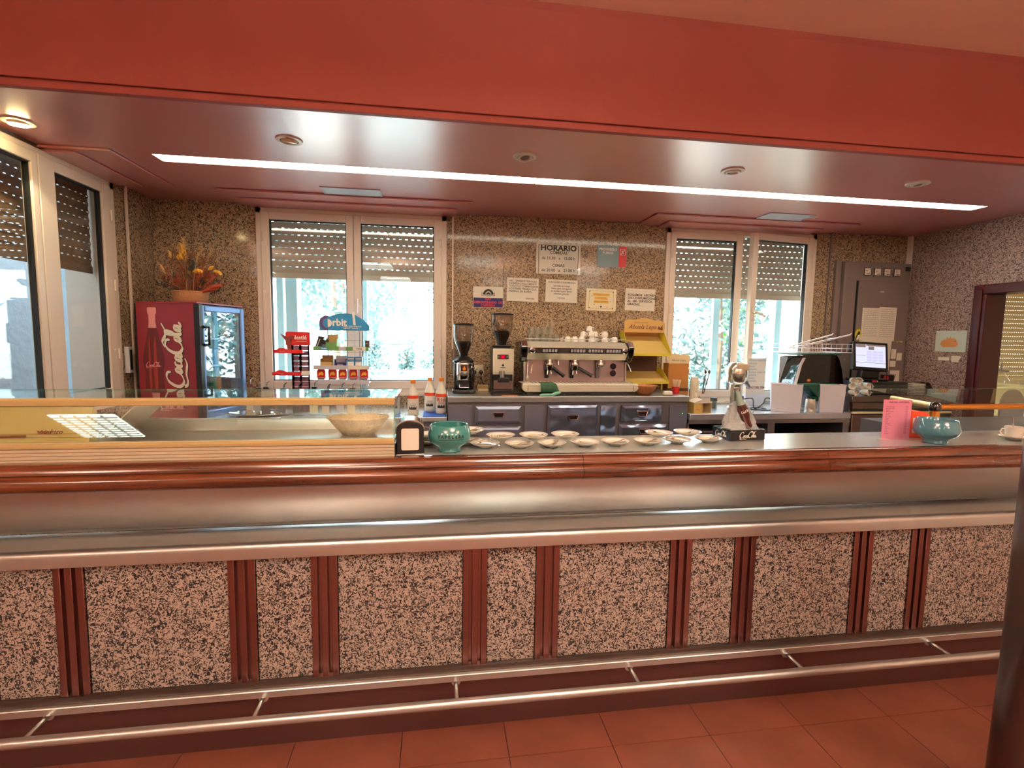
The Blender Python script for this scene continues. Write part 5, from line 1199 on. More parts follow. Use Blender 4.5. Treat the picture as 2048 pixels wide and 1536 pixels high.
obj('collar', B().box(-.07, .062, -.075, .09, .355, .372), 'black', parent=t, bev=.006)
hopper(t, 0, .365, .088, .255, .01)
obj('latch', B().tube([(.035, -.04, .395), (.07, -.06, .41)], .006), 'chrome', parent=t)
t = thing('tamping_mat', 'black rubber mat with an orange edge in front of the white grinder', 'mat', (.53, 3.72, CT))
obj('sheet', B().box(-.14, .10, -.08, .06, 0, .006), 'black', parent=t, bev=.002)
obj('orange_edge', B().box(-.07, .05, -.084, -.080, .001, .006), 'orange', parent=t, smooth=0)
t = thing('sugar_packet_box', 'small cream carton between the two grinders', 'box', (.345, 4.02, CT))
obj('carton', B().box(-.035, .05, -.05, .03, 0, .045), 'cream', parent=t, bev=.002); obj('flap', B().box(-.035, .05, -.052, -.05, .02, .045), 'kraft', parent=t, smooth=0)

# ------------------------------------------------------------------ espresso machine
t = thing('espresso_machine', 'three group steel espresso machine on the high counter, cups on top', 'coffee machine', (0, 0, 0))
x0, x1 = .665, 1.455
obj('underframe', B().box(.66, 1.47, 3.70, 3.98, CT, CT+.03), 'black', parent=t, smooth=0)
obj('back_body', B().box(.655, 1.495, 3.86, 3.98, 1.15, 1.50), 'steel_dark', parent=t, bev=.006)
obj('backsplash', B().box(.665, 1.485, 3.85, 3.862, 1.21, 1.40), 'steel_mauve', parent=t, smooth=0)
hood = [(3.86, 1.385), (3.77, 1.388), (3.725, 1.437), (3.715, 1.482), (3.79, 1.524), (4.04, 1.526), (4.04, 1.40)]
obj('hood', B().prism(hood, x0, x1), 'steel_bright', parent=t, smooth=25)
obj('control_strip', B().prism([(3.7235, 1.4385), (3.7135, 1.4805), (3.7175, 1.4805), (3.7275, 1.4385)], x0+.005, x1-.005), 'steel_mauve2', parent=t, smooth=0)
for a, c, s in ((x0-.055, x0, -1), (x1, x1+.05, 1)):
    pr2 = [(3.86, 1.375), (3.76, 1.37), (3.71, 1.43), (3.70, 1.488), (3.745, 1.53), (3.98, 1.535), (3.98, 1.375)]
    obj('end_cheek', B().prism(pr2, a, c), 'black_gloss', parent=t, bev=.012)
    obj('cheek_cap', B().prism([(3.702, 1.475), (3.699, 1.489), (3.744, 1.532), (3.80, 1.536), (3.80, 1.515)], a+.004, c-.004), 'chrome', parent=t, bev=.002)
def key_block(xa, n, rnd=False):
    w = .024*n+.006
    y = 3.7175
    kb = obj('key_block', B().prism([(y-.0005, 1.443), (y-.0085, 1.476), (y-.0045, 1.476), (y+.0035, 1.443)], xa, xa+w), 'black_gloss', parent=t, smooth=0)
    for k in range(n):
        xk = xa+.005+.024*k
        obj('key', B().prism([(y-.0035, 1.448), (y-.0098, 1.471), (y-.007, 1.471), (y-.0007, 1.448)], xk, xk+.019), 'grey_white', parent=kb, smooth=0)
key_block(.772, 5); key_block(.992, 5); key_block(1.132, 5); key_block(1.275, 5)
for x in (.70, 1.43): obj('steam_knob', B().lathe([(.021, 0), (.022, .006), (.015, .010), (.013, .018), (0, .019)], (0, 0, 0), 24), 'chrome', parent=t, loc=(x, 3.718, 1.459), rot=(PI/2+.2, 0, 0))
for k, (x, hx, hy) in enumerate(((.852, .10, -.10), (1.055, .13, -.06), (1.265, 0, 0))):
    obj('group_head', B().lathe([(.034, 1.335), (.036, 1.34), (.036, 1.36), (.028, 1.375), (.026, 1.392), (0, 1.392)], (x, 3.80, 0), 28), 'chrome', parent=t, smooth=50)
    obj('group_bracket', B().box(x-.028, x+.0, 3.82, 3.85, 1.24, 1.39), 'black' if k < 2 else 'steel_grey', parent=t, bev=.004)
    if hx:
        pf_ = obj('portafilter', B().lathe([(.012, 1.30), (.03, 1.308), (.034, 1.335), (0, 1.336)], (x, 3.80, 0), 24).tube([(x-.012, 3.80, 1.302), (x-.016, 3.795, 1.27)], .006, 8).tube([(x+.012, 3.80, 1.302), (x+.016, 3.795, 1.275)], .006, 8), 'chrome', parent=t, smooth=50)
        obj('handle', B().tube([(x+.02, 3.79, 1.325), (x+.035, 3.785, 1.318), (x+hx*.85, 3.80+hy*.6, 1.275), (x+hx, 3.80+hy*.7, 1.262)], .012, 12, .015), 'black', parent=pf_, smooth=50)
for z in (1.335, 1.280): obj('gauge', B().lathe([(.024, 0), (.025, .01), (.021, .014), (.019, .008), (0, .008)], (0, 0, 0), 24), 'black_gloss', parent=t, loc=(1.385, 3.852, z), rot=(PI/2, 0, 0))
obj('steam_wand', B().tube([(.715, 3.79, 1.40), (.712, 3.77, 1.36), (.700, 3.75, 1.30), (.698, 3.75, 1.285)], .0045, 8), 'chrome', parent=t, smooth=50)
obj('steam_wand', B().tube([(.688, 3.82, 1.40), (.680, 3.80, 1.33), (.676, 3.79, 1.255)], .0035, 8).sphere((.676, 3.79, 1.25), .009, 12, 8), 'chrome', parent=t, smooth=50)
obj('steam_wand', B().tube([(1.462, 3.78, 1.385), (1.475, 3.75, 1.35), (1.492, 3.73, 1.30)], .0045, 8), 'chrome', parent=t, smooth=50)
obj('steam_wand', B().tube([(.925, 3.81, 1.40), (.925, 3.80, 1.345)], .0045, 8), 'chrome', parent=t, smooth=50)
obj('lower_frame', B().tube([(.655, 3.80, 1.40), (.655, 3.80, 1.22)], .014, 10).tube([(1.488, 3.84, 1.40), (1.488, 3.84, 1.215)], .006, 8), 'chrome', parent=t, smooth=50)
tr = [(.615, 1.175), (.618, 1.205), (1.528, 1.205), (1.531, 1.175), (1.515, 1.155), (1.50, 1.150), (.645, 1.150), (.63, 1.155)]
obj('drip_tray', B().prism(tr, 3.66, 3.68, 'xz'), 'steel_cream', parent=t, bev=.003)
obj('tray_top', B().box(.622, 1.524, 3.665, 3.87, 1.205, 1.212).box(.64, 1.51, 3.68, 3.86, 1.155, 1.204), 'steel_cream', parent=t, bev=.002)
obj('tray_line', B().box(.66, .662, 3.657, 3.66, 1.158, 1.198).box(1.488, 1.49, 3.657, 3.66, 1.158, 1.198), 'inkgrey', parent=t, smooth=0)
g = B()
for k in range(24): g.box(.70+.0325*k, .712+.0325*k, 3.69, 3.84, 1.212, 1.214)
obj('drip_grate', g, 'steel_dark', parent=t, smooth=0)
obj('rail', B().tube([(.66, 3.80, 1.545), (1.46, 3.80, 1.547)], .003, 6), 'steel_dark', parent=t)
obj('round_badge', B().lathe([(.018, 0), (.018, .003), (0, .003)], (0, 0, 0), 20), 'gold_pale', parent=t, loc=(.683, 3.85, 1.245), rot=(PI/2, 0, 0))
MT = 1.527
cw = [(1.03, 0), (1.082, 0), (1.134, 0), (1.21, 0), (1.262, 1), (1.314, 0), (1.366, 0), (1.416, 1)]
cp0 = cup('espresso_cup', 'x', (0, 0, 0), 0, .027, .042, True, 'white cups drying upside down on the machine')
pl = []
for i, (x, y, lv) in enumerate([(1.02, 3.90, 0), (1.075, 3.89, 0), (1.13, 3.89, 0), (1.215, 3.89, 0), (1.325, 3.89, 0), (1.405, 3.89, 0), (1.16, 3.97, 0), (1.26, 3.97, 0), (1.35, 3.97, 0), (1.10, 3.98, 0), (1.215, 3.895, 1), (1.325, 3.895, 1), (1.165, 3.965, 1), (1.265, 3.965, 1), (1.345, 3.965, 1), (1.215, 3.965, 2)]):
    pl.append((x, y, MT+.0435*lv))
dn = ['front row cup nearest the glasses', 'second front row cup from the glasses', 'third front row cup from the glasses', 'front cup at the foot of the left stack', 'front cup at the foot of the right stack', 'front row cup farthest from the glasses',
      'back row base cup behind the third front cup', 'back row base cup between the two stacks', 'back row base cup behind the right stack', 'back row base cup nearest the glasses', 'second layer cup on the left front stack', 'second layer cup on the right front stack',
      'second layer cup at the back left', 'second layer cup at the back middle', 'second layer cup at the back right', 'topmost cup of the whole pile']
for i, (x, y, z) in enumerate(pl):
    c = cp0 if i == 0 else dup(cp0, (x, y, z), rs.uniform(0, 6))
    c.location = (x, y, z); c.rotation_euler = (0, 0, rs.uniform(-1, 3)); c['label'] = 'white ' + dn[i]
g0 = thing('tumbler', 'small clear glass stacked upside down on the espresso machine', 'glass', (0, 0, 0), 0, 'clear glasses stacked on the machine')
obj('body', B().shell([(.024, .0), (.022, .055), (0.0, .056)], seg=16).shell([(.0225, .002), (.0205, .053), (0, .053)], seg=16), 'drink_glass', parent=g0, smooth=50)
obj('rim', B().tube([(.0245*math.cos(a), .0245*math.sin(a), .001) for a in [2*PI*i/20 for i in range(21)]], .0014, 5), 'drink_glass', parent=g0, smooth=50)
first = True
for ly in range(2):
    for r_ in range(2):
        for k in range(5 if ly == 0 else 4):
            p = (.715+.052*k+.012*r_+.01*ly, 3.89+.055*r_, MT+.057*ly)
            lb = 'small upturned glass on the machine, %s tier, %s row, %s from the left' % (['lower', 'upper'][ly], ['front', 'back'][r_], ordn[k])
            if first: g0.location = p; g0['label'] = lb; first = False
            else: dup(g0, p, label=lb)
dup(g0, (.855, 3.94, MT+.114), label='left one of two small upturned glasses on the very top of the stack'); dup(g0, (.905, 3.94, MT+.114), label='right one of two small upturned glasses on the very top of the stack')
t = thing('metal_pitcher', 'small steel frothing pitcher between the glasses and the cups', 'pitcher', (.975, 3.93, MT))
obj('body', B().lathe([(.022, 0), (.023, .005), (.018, .03), (.02, .042), (.018, .042), (.016, .03), (0, .005)], seg=20), 'chrome', parent=t, smooth=50)
obj('handle', B().tube([(.018, 0, .038), (.036, 0, .036), (.034, 0, .012), (.021, 0, .01)], .0025, 6), 'chrome', parent=t)
# green cloths
t = thing('cleaning_cloth', 'dark green cloth draped over the drip tray of the espresso machine', 'cloth', (.80, 3.65, 1.15))
vs = []
for j, (y, z) in enumerate(((.10, .067), (.004, .066), (-.002, .06), (-.004, .03), (-.003, .002))):
    for k in range(7): vs.append((-.045+.018*k+(.02*(4-j)/4 if 0 else 0)+(.012*max(0, j-1)*(k/6)), y+.002*math.sin(k*2), z))
obj('fabric', B().add(vs, [(7*j+k, 7*j+k+1, 7*j+k+8, 7*j+k+7) for j in range(4) for k in range(6)]), 'green_cloth', parent=t, smooth=80).modifiers.new('s', 'SOLIDIFY').thickness = .003
t = thing('folded_cloth', 'pale mint cloth folded on the counter edge below the espresso machine', 'cloth', (.82, 3.635, CT))
obj('fabric', B().prism([(-.075, .001), (.03, .001), (.085, .025), (.078, .034), (.05, .03), (.02, .016), (-.05, .016), (-.075, .009)], -.03, .02, 'xz'), 'mint', parent=t, bev=.004)
# ------------------------------------------------------------------ yellow card stands
def card_stand(lab, loc, rz, w, tiers, head_z, H_, cat='display stand'):
    t = thing('cake_display', lab, cat, loc, rz)
    hw = w/2
    obj('back_card', B().box(-hw, hw, .14, .145, 0, head_z), 'darkbrown', parent=t, smooth=0)
    pts = [(-hw, head_z-.01), (-hw, head_z+.08), (-hw*.8, head_z+.098), (-hw*.45, head_z+.095), (-hw*.15, head_z+.11), (hw*.15, head_z+.11), (hw*.45, head_z+.093), (hw*.8, head_z+.09), (hw, head_z+.07), (hw, head_z-.01)]
    obj('header', B().prism(pts, .02, .024, 'xz'), 'tan_card', parent=t, smooth=0)
    text('Abuela Lepa', .052*w/.36, 'print_brown', t, (-.02, .0185, head_z+.035), shear=.35, bold=.0004, sx=.95)
    text('productos artesanales', .014, 'print_brown', t, (-.03, .0185, head_z+.072), bold=.0)
    obj('flower_print', B().prism([(hw*.62, head_z+.02), (hw*.7, head_z+.045), (hw*.78, head_z+.03), (hw*.88, head_z+.055), (hw*.9, head_z+.01)], .0185, .0195, 'xz'), 'print_brown', parent=t, smooth=0)
    for z0, z1, y0 in tiers:       # sloping tray: back top z1, front bottom z0
        ft = z0; W2_ = hw*1.05
        vs = [(-W2_, y0-.10, ft), (W2_, y0-.10, ft), (hw, y0+.13, z1), (-hw, y0+.13, z1)]
        tr_ = obj('tray', B().add(vs, [(0, 1, 2, 3)]), 'yellow_card', parent=t, smooth=0); tr_.modifiers.new('s', 'SOLIDIFY').thickness = .003
        obj('tray_lip', B().box(-W2_, W2_, y0-.103, y0-.10, ft-.006, ft+.012), 'yellow_side', parent=tr_, smooth=0)
        for s in (-1, 1):
            obj('tray_side', B().add([(s*W2_, y0-.10, ft), (s*W2_, y0-.10, ft+.02), (s*hw, y0+.02, z1+.03), (s*hw, y0+.13, z1+.04), (s*hw, y0+.13, z1)], [(0, 1, 2, 3, 4)]), 'yellow_side', parent=tr_, smooth=0).modifiers.new('s', 'SOLIDIFY').thickness = .003
        obj('inner_back', B().box(-hw, hw, y0+.125, y0+.128, z1-.002, z1+.05), 'brown_card', parent=tr_, smooth=0)
    return t
card_stand('yellow cardboard cake stand with two empty sloping trays beside the espresso machine', (1.70, 3.97, CT), 0, .355, [(.305, .46, .0), (.075, .16, .02)], .50, .6)
t = thing('cake_box', 'smaller brown cardboard box with wavy printed top next to the yellow stand', 'box', (2.012, 3.99, CR))
obj('box', B().box(-.085, .10, .0, .10, 0, .37), 'brown_card', parent=t, smooth=0)
obj('wavy_header', B().prism([(-.085, .37), (-.085, .44), (-.05, .452), (-.02, .455), (.02, .445), (.05, .452), (.085, .447), (.10, .43), (.10, .37)], -.004, -.001, 'xz'), 'cream_print', parent=t, smooth=0)
text('Abuela Lepa', .026, 'print_brown', t, (.0, -.005, .398), shear=.35)
obj('lower_band', B().box(-.085, .10, -.002, .0, .135, .16), 'darkbrown', parent=t, smooth=0)
# small things at the right end of the coffee counter
t = thing('wicker_bowl', 'small brown wicker bowl under the yellow stand', 'basket', (1.60, 3.72, CT))
obj('body', B().shell([(.045, .0), (.05, .002), (.078, .035), (.098, .072), (.094, .074), (.072, .04), (.042, .006), (0, .005)], seg=72, ripple=.02, rn=18), 'wicker_brown', parent=t, smooth=50)
obj('rim', B().tube([(.097*math.cos(a), .097*math.sin(a), .073) for a in [2*PI*i/32 for i in range(33)]], .003, 5), 'wicker_tan', parent=t)
t = thing('soap_block', 'small white rounded block near the counter corner, right of the wicker bowl', 'soap', (1.77, 3.665, CT))
obj('block', B().box(-.036, .036, -.02, .02, 0, .032), 'white', parent=t, bev=.008); obj('top_face', B().box(-.028, .028, -.014, .014, .032, .034), 'paper', parent=t, bev=.001)
t = thing('stirrer_cup', 'red cup full of wooden stirrers beside the card stand', 'cup', (1.905, 3.80, CT))
obj('cup', B().shell([(.024, 0), (.032, .055), (.030, .055), (.022, .003), (0, .003)], seg=20), 'red', parent=t, smooth=50)
for k in range(9):
    a = 2*PI*k/9
    obj('stirrer', B().prism([(-.008, 0), (.008, 0), (.009, .105), (0, .112), (-.009, .105)], -.0012, .0012, 'xz'), 'stirrer_wood', parent=t, loc=(.012*math.cos(a), .012*math.sin(a), .004), rot=(-.16*math.sin(a), .22*math.cos(a), a*.5), smooth=0)
t = thing('cup_tower', 'tall stack of cream disposable cups beside the brown box', 'cups', (2.055, 3.78, CR))
for k in range(17): obj('cup', B().shell([(.036, 0), (.027, .045), (.0, .045)], seg=24).lathe([(.0375, .0), (.038, .003), (.0365, .005), (.036, 0)], seg=24), 'cream_white', parent=t, loc=(0, 0, .001+.0142*k), smooth=50)
t = thing('paper_cup_box', 'yellow and white carton at the counter corner below the cup tower', 'box', (2.03, 3.645, CR+.0005))
obj('carton_side', B().box(-.07, -.005, -.05, .06, -.0, .085), 'yellow_card', parent=t, smooth=0)
obj('carton_front', B().box(-.004, .075, -.05, .06, .0, .004).box(-.004, -.001, -.05, .06, .004, .08).box(.072, .075, -.05, .06, .004, .08).box(-.004, .075, .055, .06, .004, .08), 'cream_print', parent=t, smooth=0)
obj('lid', B().prism([(-.07, .086), (.0, .115), (.078, .095), (.078, .082), (-.07, .082)], -.052, .062, 'xz'), 'paper', parent=t, smooth=0)
obj('print_mark', B().box(-.05, -.025, -.0512, -.0502, .03, .035), 'orange_red', parent=t, smooth=0)
t = thing('knife_block', 'brown and white striped holder with two dark handled tools under the right window', 'tool holder', (2.16, 3.9, CR))
for k in range(4):
    obj('stripe_board', B().prism([(-.07+.035*k, 0), (-.04+.035*k, 0), (-.04+.035*k, .135-.03*k), (-.07+.035*k, .155-.03*k)], -.03, .03, 'xz'), 'rust_board', parent=t, smooth=0)
    obj('white_gap', B().box(-.04+.035*k, -.0355+.035*k, -.031, .03, 0, .13-.03*k), 'white_plastic', parent=t, smooth=0)
for k in range(2):
    t = thing('long_spoon', 'dark long handled bar tool leaning over the striped holder, %s one' % ['left', 'right'][k], 'bar tool', (2.205+.012*k, 3.92, CR+.12))
    obj('shaft', B().tube([(0, 0, 0), (.02+.022*k, 0, .17)], .004, 6), 'darkbrown', parent=t)
    obj('tip', B().sphere((.02+.022*k, 0, .185), .010, 10, 8, 1.7), 'darkbrown', parent=t)
t = thing('dark_canister', 'short grey green canister beside the striped holder', 'canister', (2.30, 3.9, CR))
obj('body', B().lathe([(.026, 0), (.028, .004), (.028, .08), (0, .08)], seg=20), 'olive', parent=t, smooth=50); obj('lid', B().lathe([(.029, .08), (.029, .088), (0, .09)], seg=20), 'black', parent=t)
for k in range(4):
    t = thing('tumbler', 'upturned clear tumbler in front of the striped holder, %s from the left' % ordn[k], 'glass', (2.14+.065*k, 3.75, CR))
    obj('body', B().shell([(.028, 0), (.025, .075), (0, .076)], seg=18), 'drink_glass', parent=t, smooth=50)
# ------------------------------------------------------------------ steel mixer / press by the window
t = thing('drinks_mixer', 'polished steel drinks mixer with a side lever under the right window', 'mixer', (2.435, 3.80, CR))
obj('base', B().lathe([(.065, 0), (.066, .02), (.055, .03), (.05, .032), (0, .032)], seg=28), 'steel_mixer', parent=t, smooth=50)
obj('column', B().lathe([(.048, .03), (.046, .20), (.050, .215), (0, .215)], seg=28), 'steel_mixer', parent=t, smooth=50)
obj('head', B().lathe([(.045, .21), (.068, .222), (.078, .25), (.080, .30), (.078, .345), (.062, .385), (.04, .395), (0, .396)], seg=32), 'steel_mixer', parent=t, smooth=50)
obj('head_scoop', B().prism([(-.05, .345), (.055, .33), (.062, .365), (.04, .385), (-.045, .39)], -.078, -.06, 'xz'), 'gold_pale', parent=t, bev=.006)
obj('seam', B().lathe([(.0805, .298), (.0812, .300), (.0805, .302), (.079, .300)], seg=32), 'steel_dark', parent=t)
obj('lever', B().prism([(.05, .265), (.075, .255), (.115, .195), (.105, .18), (.06, .225)], -.03, .01, 'xz'), 'steel_dark', parent=t, bev=.008)
obj('switch', B().lathe([(.02, 0), (.02, .006), (0, .007)], (0, 0, 0), 16), 'black', parent=t, loc=(.035, -.038, .10), rot=(PI/2, 0, .6))
t = thing('cable_tangle', 'tangled black power cord on the counter between mixer and juicer', 'cord', (0, 0, 0))
obj('cable', B().tube(catmull3([(2.48, 3.75, 1.08), (2.56, 3.76, 1.082), (2.60, 3.80, 1.02), (2.62, 3.80, .992), (2.70, 3.82, 1.03), (2.74, 3.84, 1.075), (2.80, 3.84, 1.06), (2.80, 3.84, 1.0)]), .0045, 6), 'black', parent=t)
obj('cable_loop', B().tube(catmull3([(2.56, 3.78, .99), (2.64, 3.74, .99), (2.72, 3.80, .991), (2.66, 3.86, .992), (2.58, 3.82, .991), (2.66, 3.72, .99), (2.76, 3.78, .99)]), .0045, 6), 'black', parent=t)

# ------------------------------------------------------------------ orange juicer
t = thing('orange_juicer', 'green and smoked plastic orange juicer between two white bins', 'juicer', (3.09, 3.80, CR))
obj('base', B().box(-.20, .18, -.07, .16, 0, .02), 'white_plastic', parent=t, bev=.005)
obj('column', B().box(-.10, .10, .02, .15, .02, .24), 'grey_white', parent=t, bev=.008)
obj('back_body', B().box(-.17, .17, .04, .15, .2, .45), 'grey_metal', parent=t, bev=.01)
dome = [(-.235, .205), (-.225, .26), (-.19, .38), (-.165, .44), (-.15, .462), (.15, .462), (.17, .44), (.205, .35), (.225, .24), (.23, .205)]
obj('smoked_cover', B().prism([(x, z) for x, z in dome], -.12, -.115, 'xz').prism(dome[:4]+[(-.16, .44), (-.185, .38), (-.22, .26), (-.23, .205)], -.12, .04, 'xz').prism([(.165, .44), (.17, .44), (.205, .35), (.225, .24), (.23, .205), (.225, .205)], -.12, .04, 'xz'), 'smoke', parent=t, smooth=0)
obj('chrome_side_strip', B().prism([(-.235, .205), (-.188, .385), (-.16, .44), (-.135, .44), (-.165, .38), (-.205, .205)], -.125, -.12, 'xz'), 'white_plastic', parent=t, bev=.001)
obj('green_top', B().box(-.19, .17, -.15, .14, .462, .478), 'green', parent=t, bev=.006)
obj('green_bowl', B().prism([(-.20, .235), (.14, .235), (.145, .21), (.135, .135), (.10, .12), (-.02, .12), (-.12, .20), (-.20, .205)], -.155, -.05, 'xz'), 'green', parent=t, bev=.01)
obj('green_spout', B().prism([(-.08, .125), (.06, .125), (.02, .095), (-.01, .08), (-.04, .095)], -.14, -.08, 'xz'), 'green', parent=t, bev=.008)
obj('press_drum', B().lathe([(.05, 0), (.055, .02), (.05, .06), (0, .062)], (0, 0, 0), 24), 'grey_metal', parent=t, loc=(-.05, -.03, .33), rot=(PI/2, 0, 0), smooth=50)
obj('press_drum', B().lathe([(.05, 0), (.055, .02), (.05, .06), (0, .062)], (0, 0, 0), 24), 'grey_metal', parent=t, loc=(.08, -.03, .33), rot=(PI/2, 0, 0), smooth=50)
obj('glass_tube', B().tube([(-.085, -.10, .25), (-.085, -.10, .455)], .012, 12), 'drink_glass', parent=t, smooth=50)
obj('tap', B().tube([(.05, -.15, .125), (.10, -.16, .118)], .010, 8), 'chrome', parent=t, smooth=50)
t = thing('orange', 'orange inside the smoked cover of the juicer', 'fruit', (3.0, 3.71, CR+.222+.013))
obj('fruit', B().sphere((0, 0, .02), .034, 20, 12, .7), 'orange_fruit', parent=t, smooth=80); obj('navel', B().sphere((0, 0, .044), .004, 8, 6), 'bark', parent=t)
t = thing('fruit_basket', 'white wire fruit basket on top of the juicer', 'wire basket', (3.09, 3.80, CR+.479))
b = B()
for z in (.008, .04, .075):
    b.tube([(-.33 if z > .0 else -.3, -.17, z), (.24, -.17, z)], .0022, 5).tube([(-.33, .15, z), (.24, .15, z)], .0022, 5).tube([(.24, -.17, z), (.24, .15, z)], .0022, 5).tube([(-.33, -.17, z), (-.33, .15, z)], .0022, 5)
for k in range(13):
    x = -.33+.0475*k
    b.tube([(x, -.17, .008), (x, -.17, .078)], .0018, 5).tube([(x, .15, .008), (x, .15, .078)], .0018, 5)
obj('basket_wires', b, 'white_wire', parent=t)
b = B()
for y, L in ((-.15, .30), (-.05, .20)):
    b.tube([(-.25, y, .05), (L*.75, y, .155), (L*.80, y, .165), (L*.8, y+.012, .15), (-.23, y+.015, .04)], .003, 5)
b.tube([(-.2, -.15, .06), (-.2, .0, .06)], .003, 5).tube([(.10, -.15, .12), (.10, -.05, .125)], .003, 5)
obj('tilted_frame', b, 'white_wire', parent=t)
def bin_(lab, x0, x1, y, rz, sk=0):
    t = thing('waste_bin', lab, 'bin', ((x0+x1)/2, y, CR), rz)
    w = (x1-x0)/2
    vs = []
    for z, s in ((0, .9), (.225, 1.0)): vs += [(-w*s, -.065*s, z), (w*s, -.065*s, z), (w*s, .065*s, z), (-w*s, .065*s, z)]
    vs += [(-w*.96, -.06, .225), (w*.96, -.06, .225), (w*.96, .06, .225), (-w*.96, .06, .225), (-w*.86, -.055, .006), (w*.86, -.055, .006), (w*.86, .055, .006), (-w*.86, .055, .006)]
    fs = [(3, 2, 1, 0)]+[(j, (j+1) % 4, 4+(j+1) % 4, 4+j) for j in range(4)]+[(4+j, 4+(j+1) % 4, 8+(j+1) % 4, 8+j) for j in range(4)]+[(8+j, 8+(j+1) % 4, 12+(j+1) % 4, 12+j) for j in range(4)]+[(12, 13, 14, 15)]
    obj('body', B().add(vs, fs), 'bin_white', parent=t, bev=.004)
    obj('rim', B().tube([(-w, -.065, .226), (w, -.065, .226), (w, .065, .226), (-w, .065, .226), (-w, -.065, .226)], .003, 6), 'bin_white', parent=t)
bin_('white plastic bin left of the juicer tap', 2.70, 2.93, 3.70, math.radians(-32)); bin_('white plastic bin right of the juicer tap', 3.085, 3.29, 3.68, math.radians(-12))
t = thing('steel_jug', 'brushed steel jug under the juicer tap between the white bins', 'jug', (3.015, 3.665, CR+.0))
obj('body', B().lathe([(.040, .0), (.043, .004), (.036, .085), (.034, .105), (.032, .105), (.034, .08), (0, .01)], seg=28), 'steel_bright', parent=t, smooth=50)
obj('handle', B().tube([(.036, 0, .10), (.06, 0, .095), (.06, 0, .03), (.042, 0, .025)], .004, 8), 'steel_dark', parent=t)
t = thing('price_poster', 'small printed card hanging on the window frame behind the juicer', 'poster', (2.78, 4.05, CR))
obj('sheet', B().box(-.09, .09, 0, .003, .10, .42), 'paper', parent=t, smooth=0)
text('\n'.join(['Zumos naturales', 'naranja', 'limón', 'pomelo']*2), .026, 'skyblue', t, (-.075, -.001, .31), align='LEFT', sp=1.0)
text('MENÚ DEL DÍA', .026, 'rust_board', t, (0, -.001, .16), bold=.001)
obj('support', B().box(-.09, .09, 0, .05, 0, .10), 'white_plastic', parent=t, smooth=0)
# cups pile on the till counter
t0_ = None
cc = [(3.385, 0, 0), (3.44, 0, 0), (3.495, 0, 0), (3.55, 0, 0), (3.39, .0, 1), (3.45, 0, 1), (3.51, 0, 1), (3.56, 0, 1), (3.40, 0, 2), (3.46, 0, 2)]
nm_ = ['bottom row, %s' % s for s in ('far left', 'second from left', 'third from left', 'far right')]+['second row, %s' % s for s in ('far left', 'second from left', 'third from left', 'far right')]+['top row, left one', 'top row, right one']
for k, (x, y, lv) in enumerate(cc):
    c = cup('stacked_cup', 'white cup on its side by the cash drawer, ' + nm_[k], (x, 3.69+.015*(k % 2), PT+.026+.050*lv), 0, .027, .052, False, 'white cups piled beside the cash drawer')
    c.rotation_euler = (PI/2+rs.uniform(-.1, .1), 0, rs.uniform(-.5, .7))
# cash drawer, screen, terminal, plates
t = thing('cash_drawer', 'black cash drawer with a small lock under the touch screen', 'cash drawer', (3.80, 3.86, PT))
obj('case', B().box(-.195, .185, -.13, .2, 0, .105), 'black', parent=t, bev=.004)
obj('drawer_front', B().box(-.19, .18, -.136, -.13, .004, .088), 'black_gloss', parent=t, bev=.003)
obj('lock', B().lathe([(.008, 0), (.009, .004), (.004, .006), (0, .006)], (0, 0, 0), 16), 'chrome', parent=t, loc=(.015, -.136, .045), rot=(PI/2, 0, 0))
t = thing('red_lighter', 'small red object lying on the cash drawer left of the screen foot', 'lighter', (3.69, 3.76, PT+.105))
obj('body', B().box(-.022, .018, -.006, .006, 0, .012), 'red', parent=t, bev=.003); obj('tip', B().box(.018, .026, -.005, .005, .001, .010), 'chrome', parent=t, bev=.001)
t = thing('touch_screen', 'black till touch screen showing a pale lilac menu on the cash drawer', 'monitor', (3.72, 3.88, PT+.105), math.radians(-8))
obj('foot', B().box(-.11, .16, -.06, .12, 0, .02), 'black', parent=t, bev=.01)
obj('foot_wedge', B().prism([(-.05, .02), (.11, .02), (.12, .09), (-.03, .12)], -.0, .07, 'xz'), 'black', parent=t, bev=.008)
hd = obj('screen_case', B().box(-.155, .155, -.012, .03, -.125, .125), 'black', parent=t, bev=.008, loc=(.0, -.02, .215), rot=(-.2, .05, 0))
obj('screen', B().box(-.130, .130, -.0145, -.0125, -.098, .103), 'screen', parent=hd, smooth=0)
ui = B().box(-.130, -.045, -.0152, -.0146, .075, .103).box(-.04, .13, -.0152, -.0146, .088, .103).box(-.02, .03, -.0152, -.0146, .055, .085)
obj('menu_band', ui, 'ui_grey', parent=hd, smooth=0)
u2 = B()
for i in range(3):
    for j in range(4): u2.box(-.035+.05*i, .008+.05*i, -.0152, -.0146, -.045+.024*j, -.026+.024*j)
obj('screen_button', u2, 'ui_lilac', parent=hd, smooth=0); obj('menu_line', B().box(-.13, .13, -.0152, -.0146, -.060, -.057).box(-.13, -.045, -.0152, -.0146, .0, .002), 'ui_grey', parent=hd, smooth=0)
obj('side_reader', B().box(-.185, -.155, -.01, .02, .03, .11), 'black', parent=hd, bev=.005)
obj('cable', B().tube(catmull3([(.15, 0, .10), (.18, 0, .06), (.19, .02, .0)]), .003, 6), 'black', parent=t)
t = thing('drink_can', 'thin red can standing behind the plate pile on the till counter', 'can', (4.06, 4.02, PT))
obj('body', B().lathe([(.018, 0), (.019, .004), (.019, .13), (.015, .138), (0, .138)], seg=18), 'red', parent=t, smooth=50); obj('lid', B().lathe([(.016, .138), (.014, .14), (0, .139)], seg=14), 'chrome', parent=t)
t = thing('receipt_box', 'small black box with wire on the wall side of the till counter', 'box', (4.13, 4.08, PT))
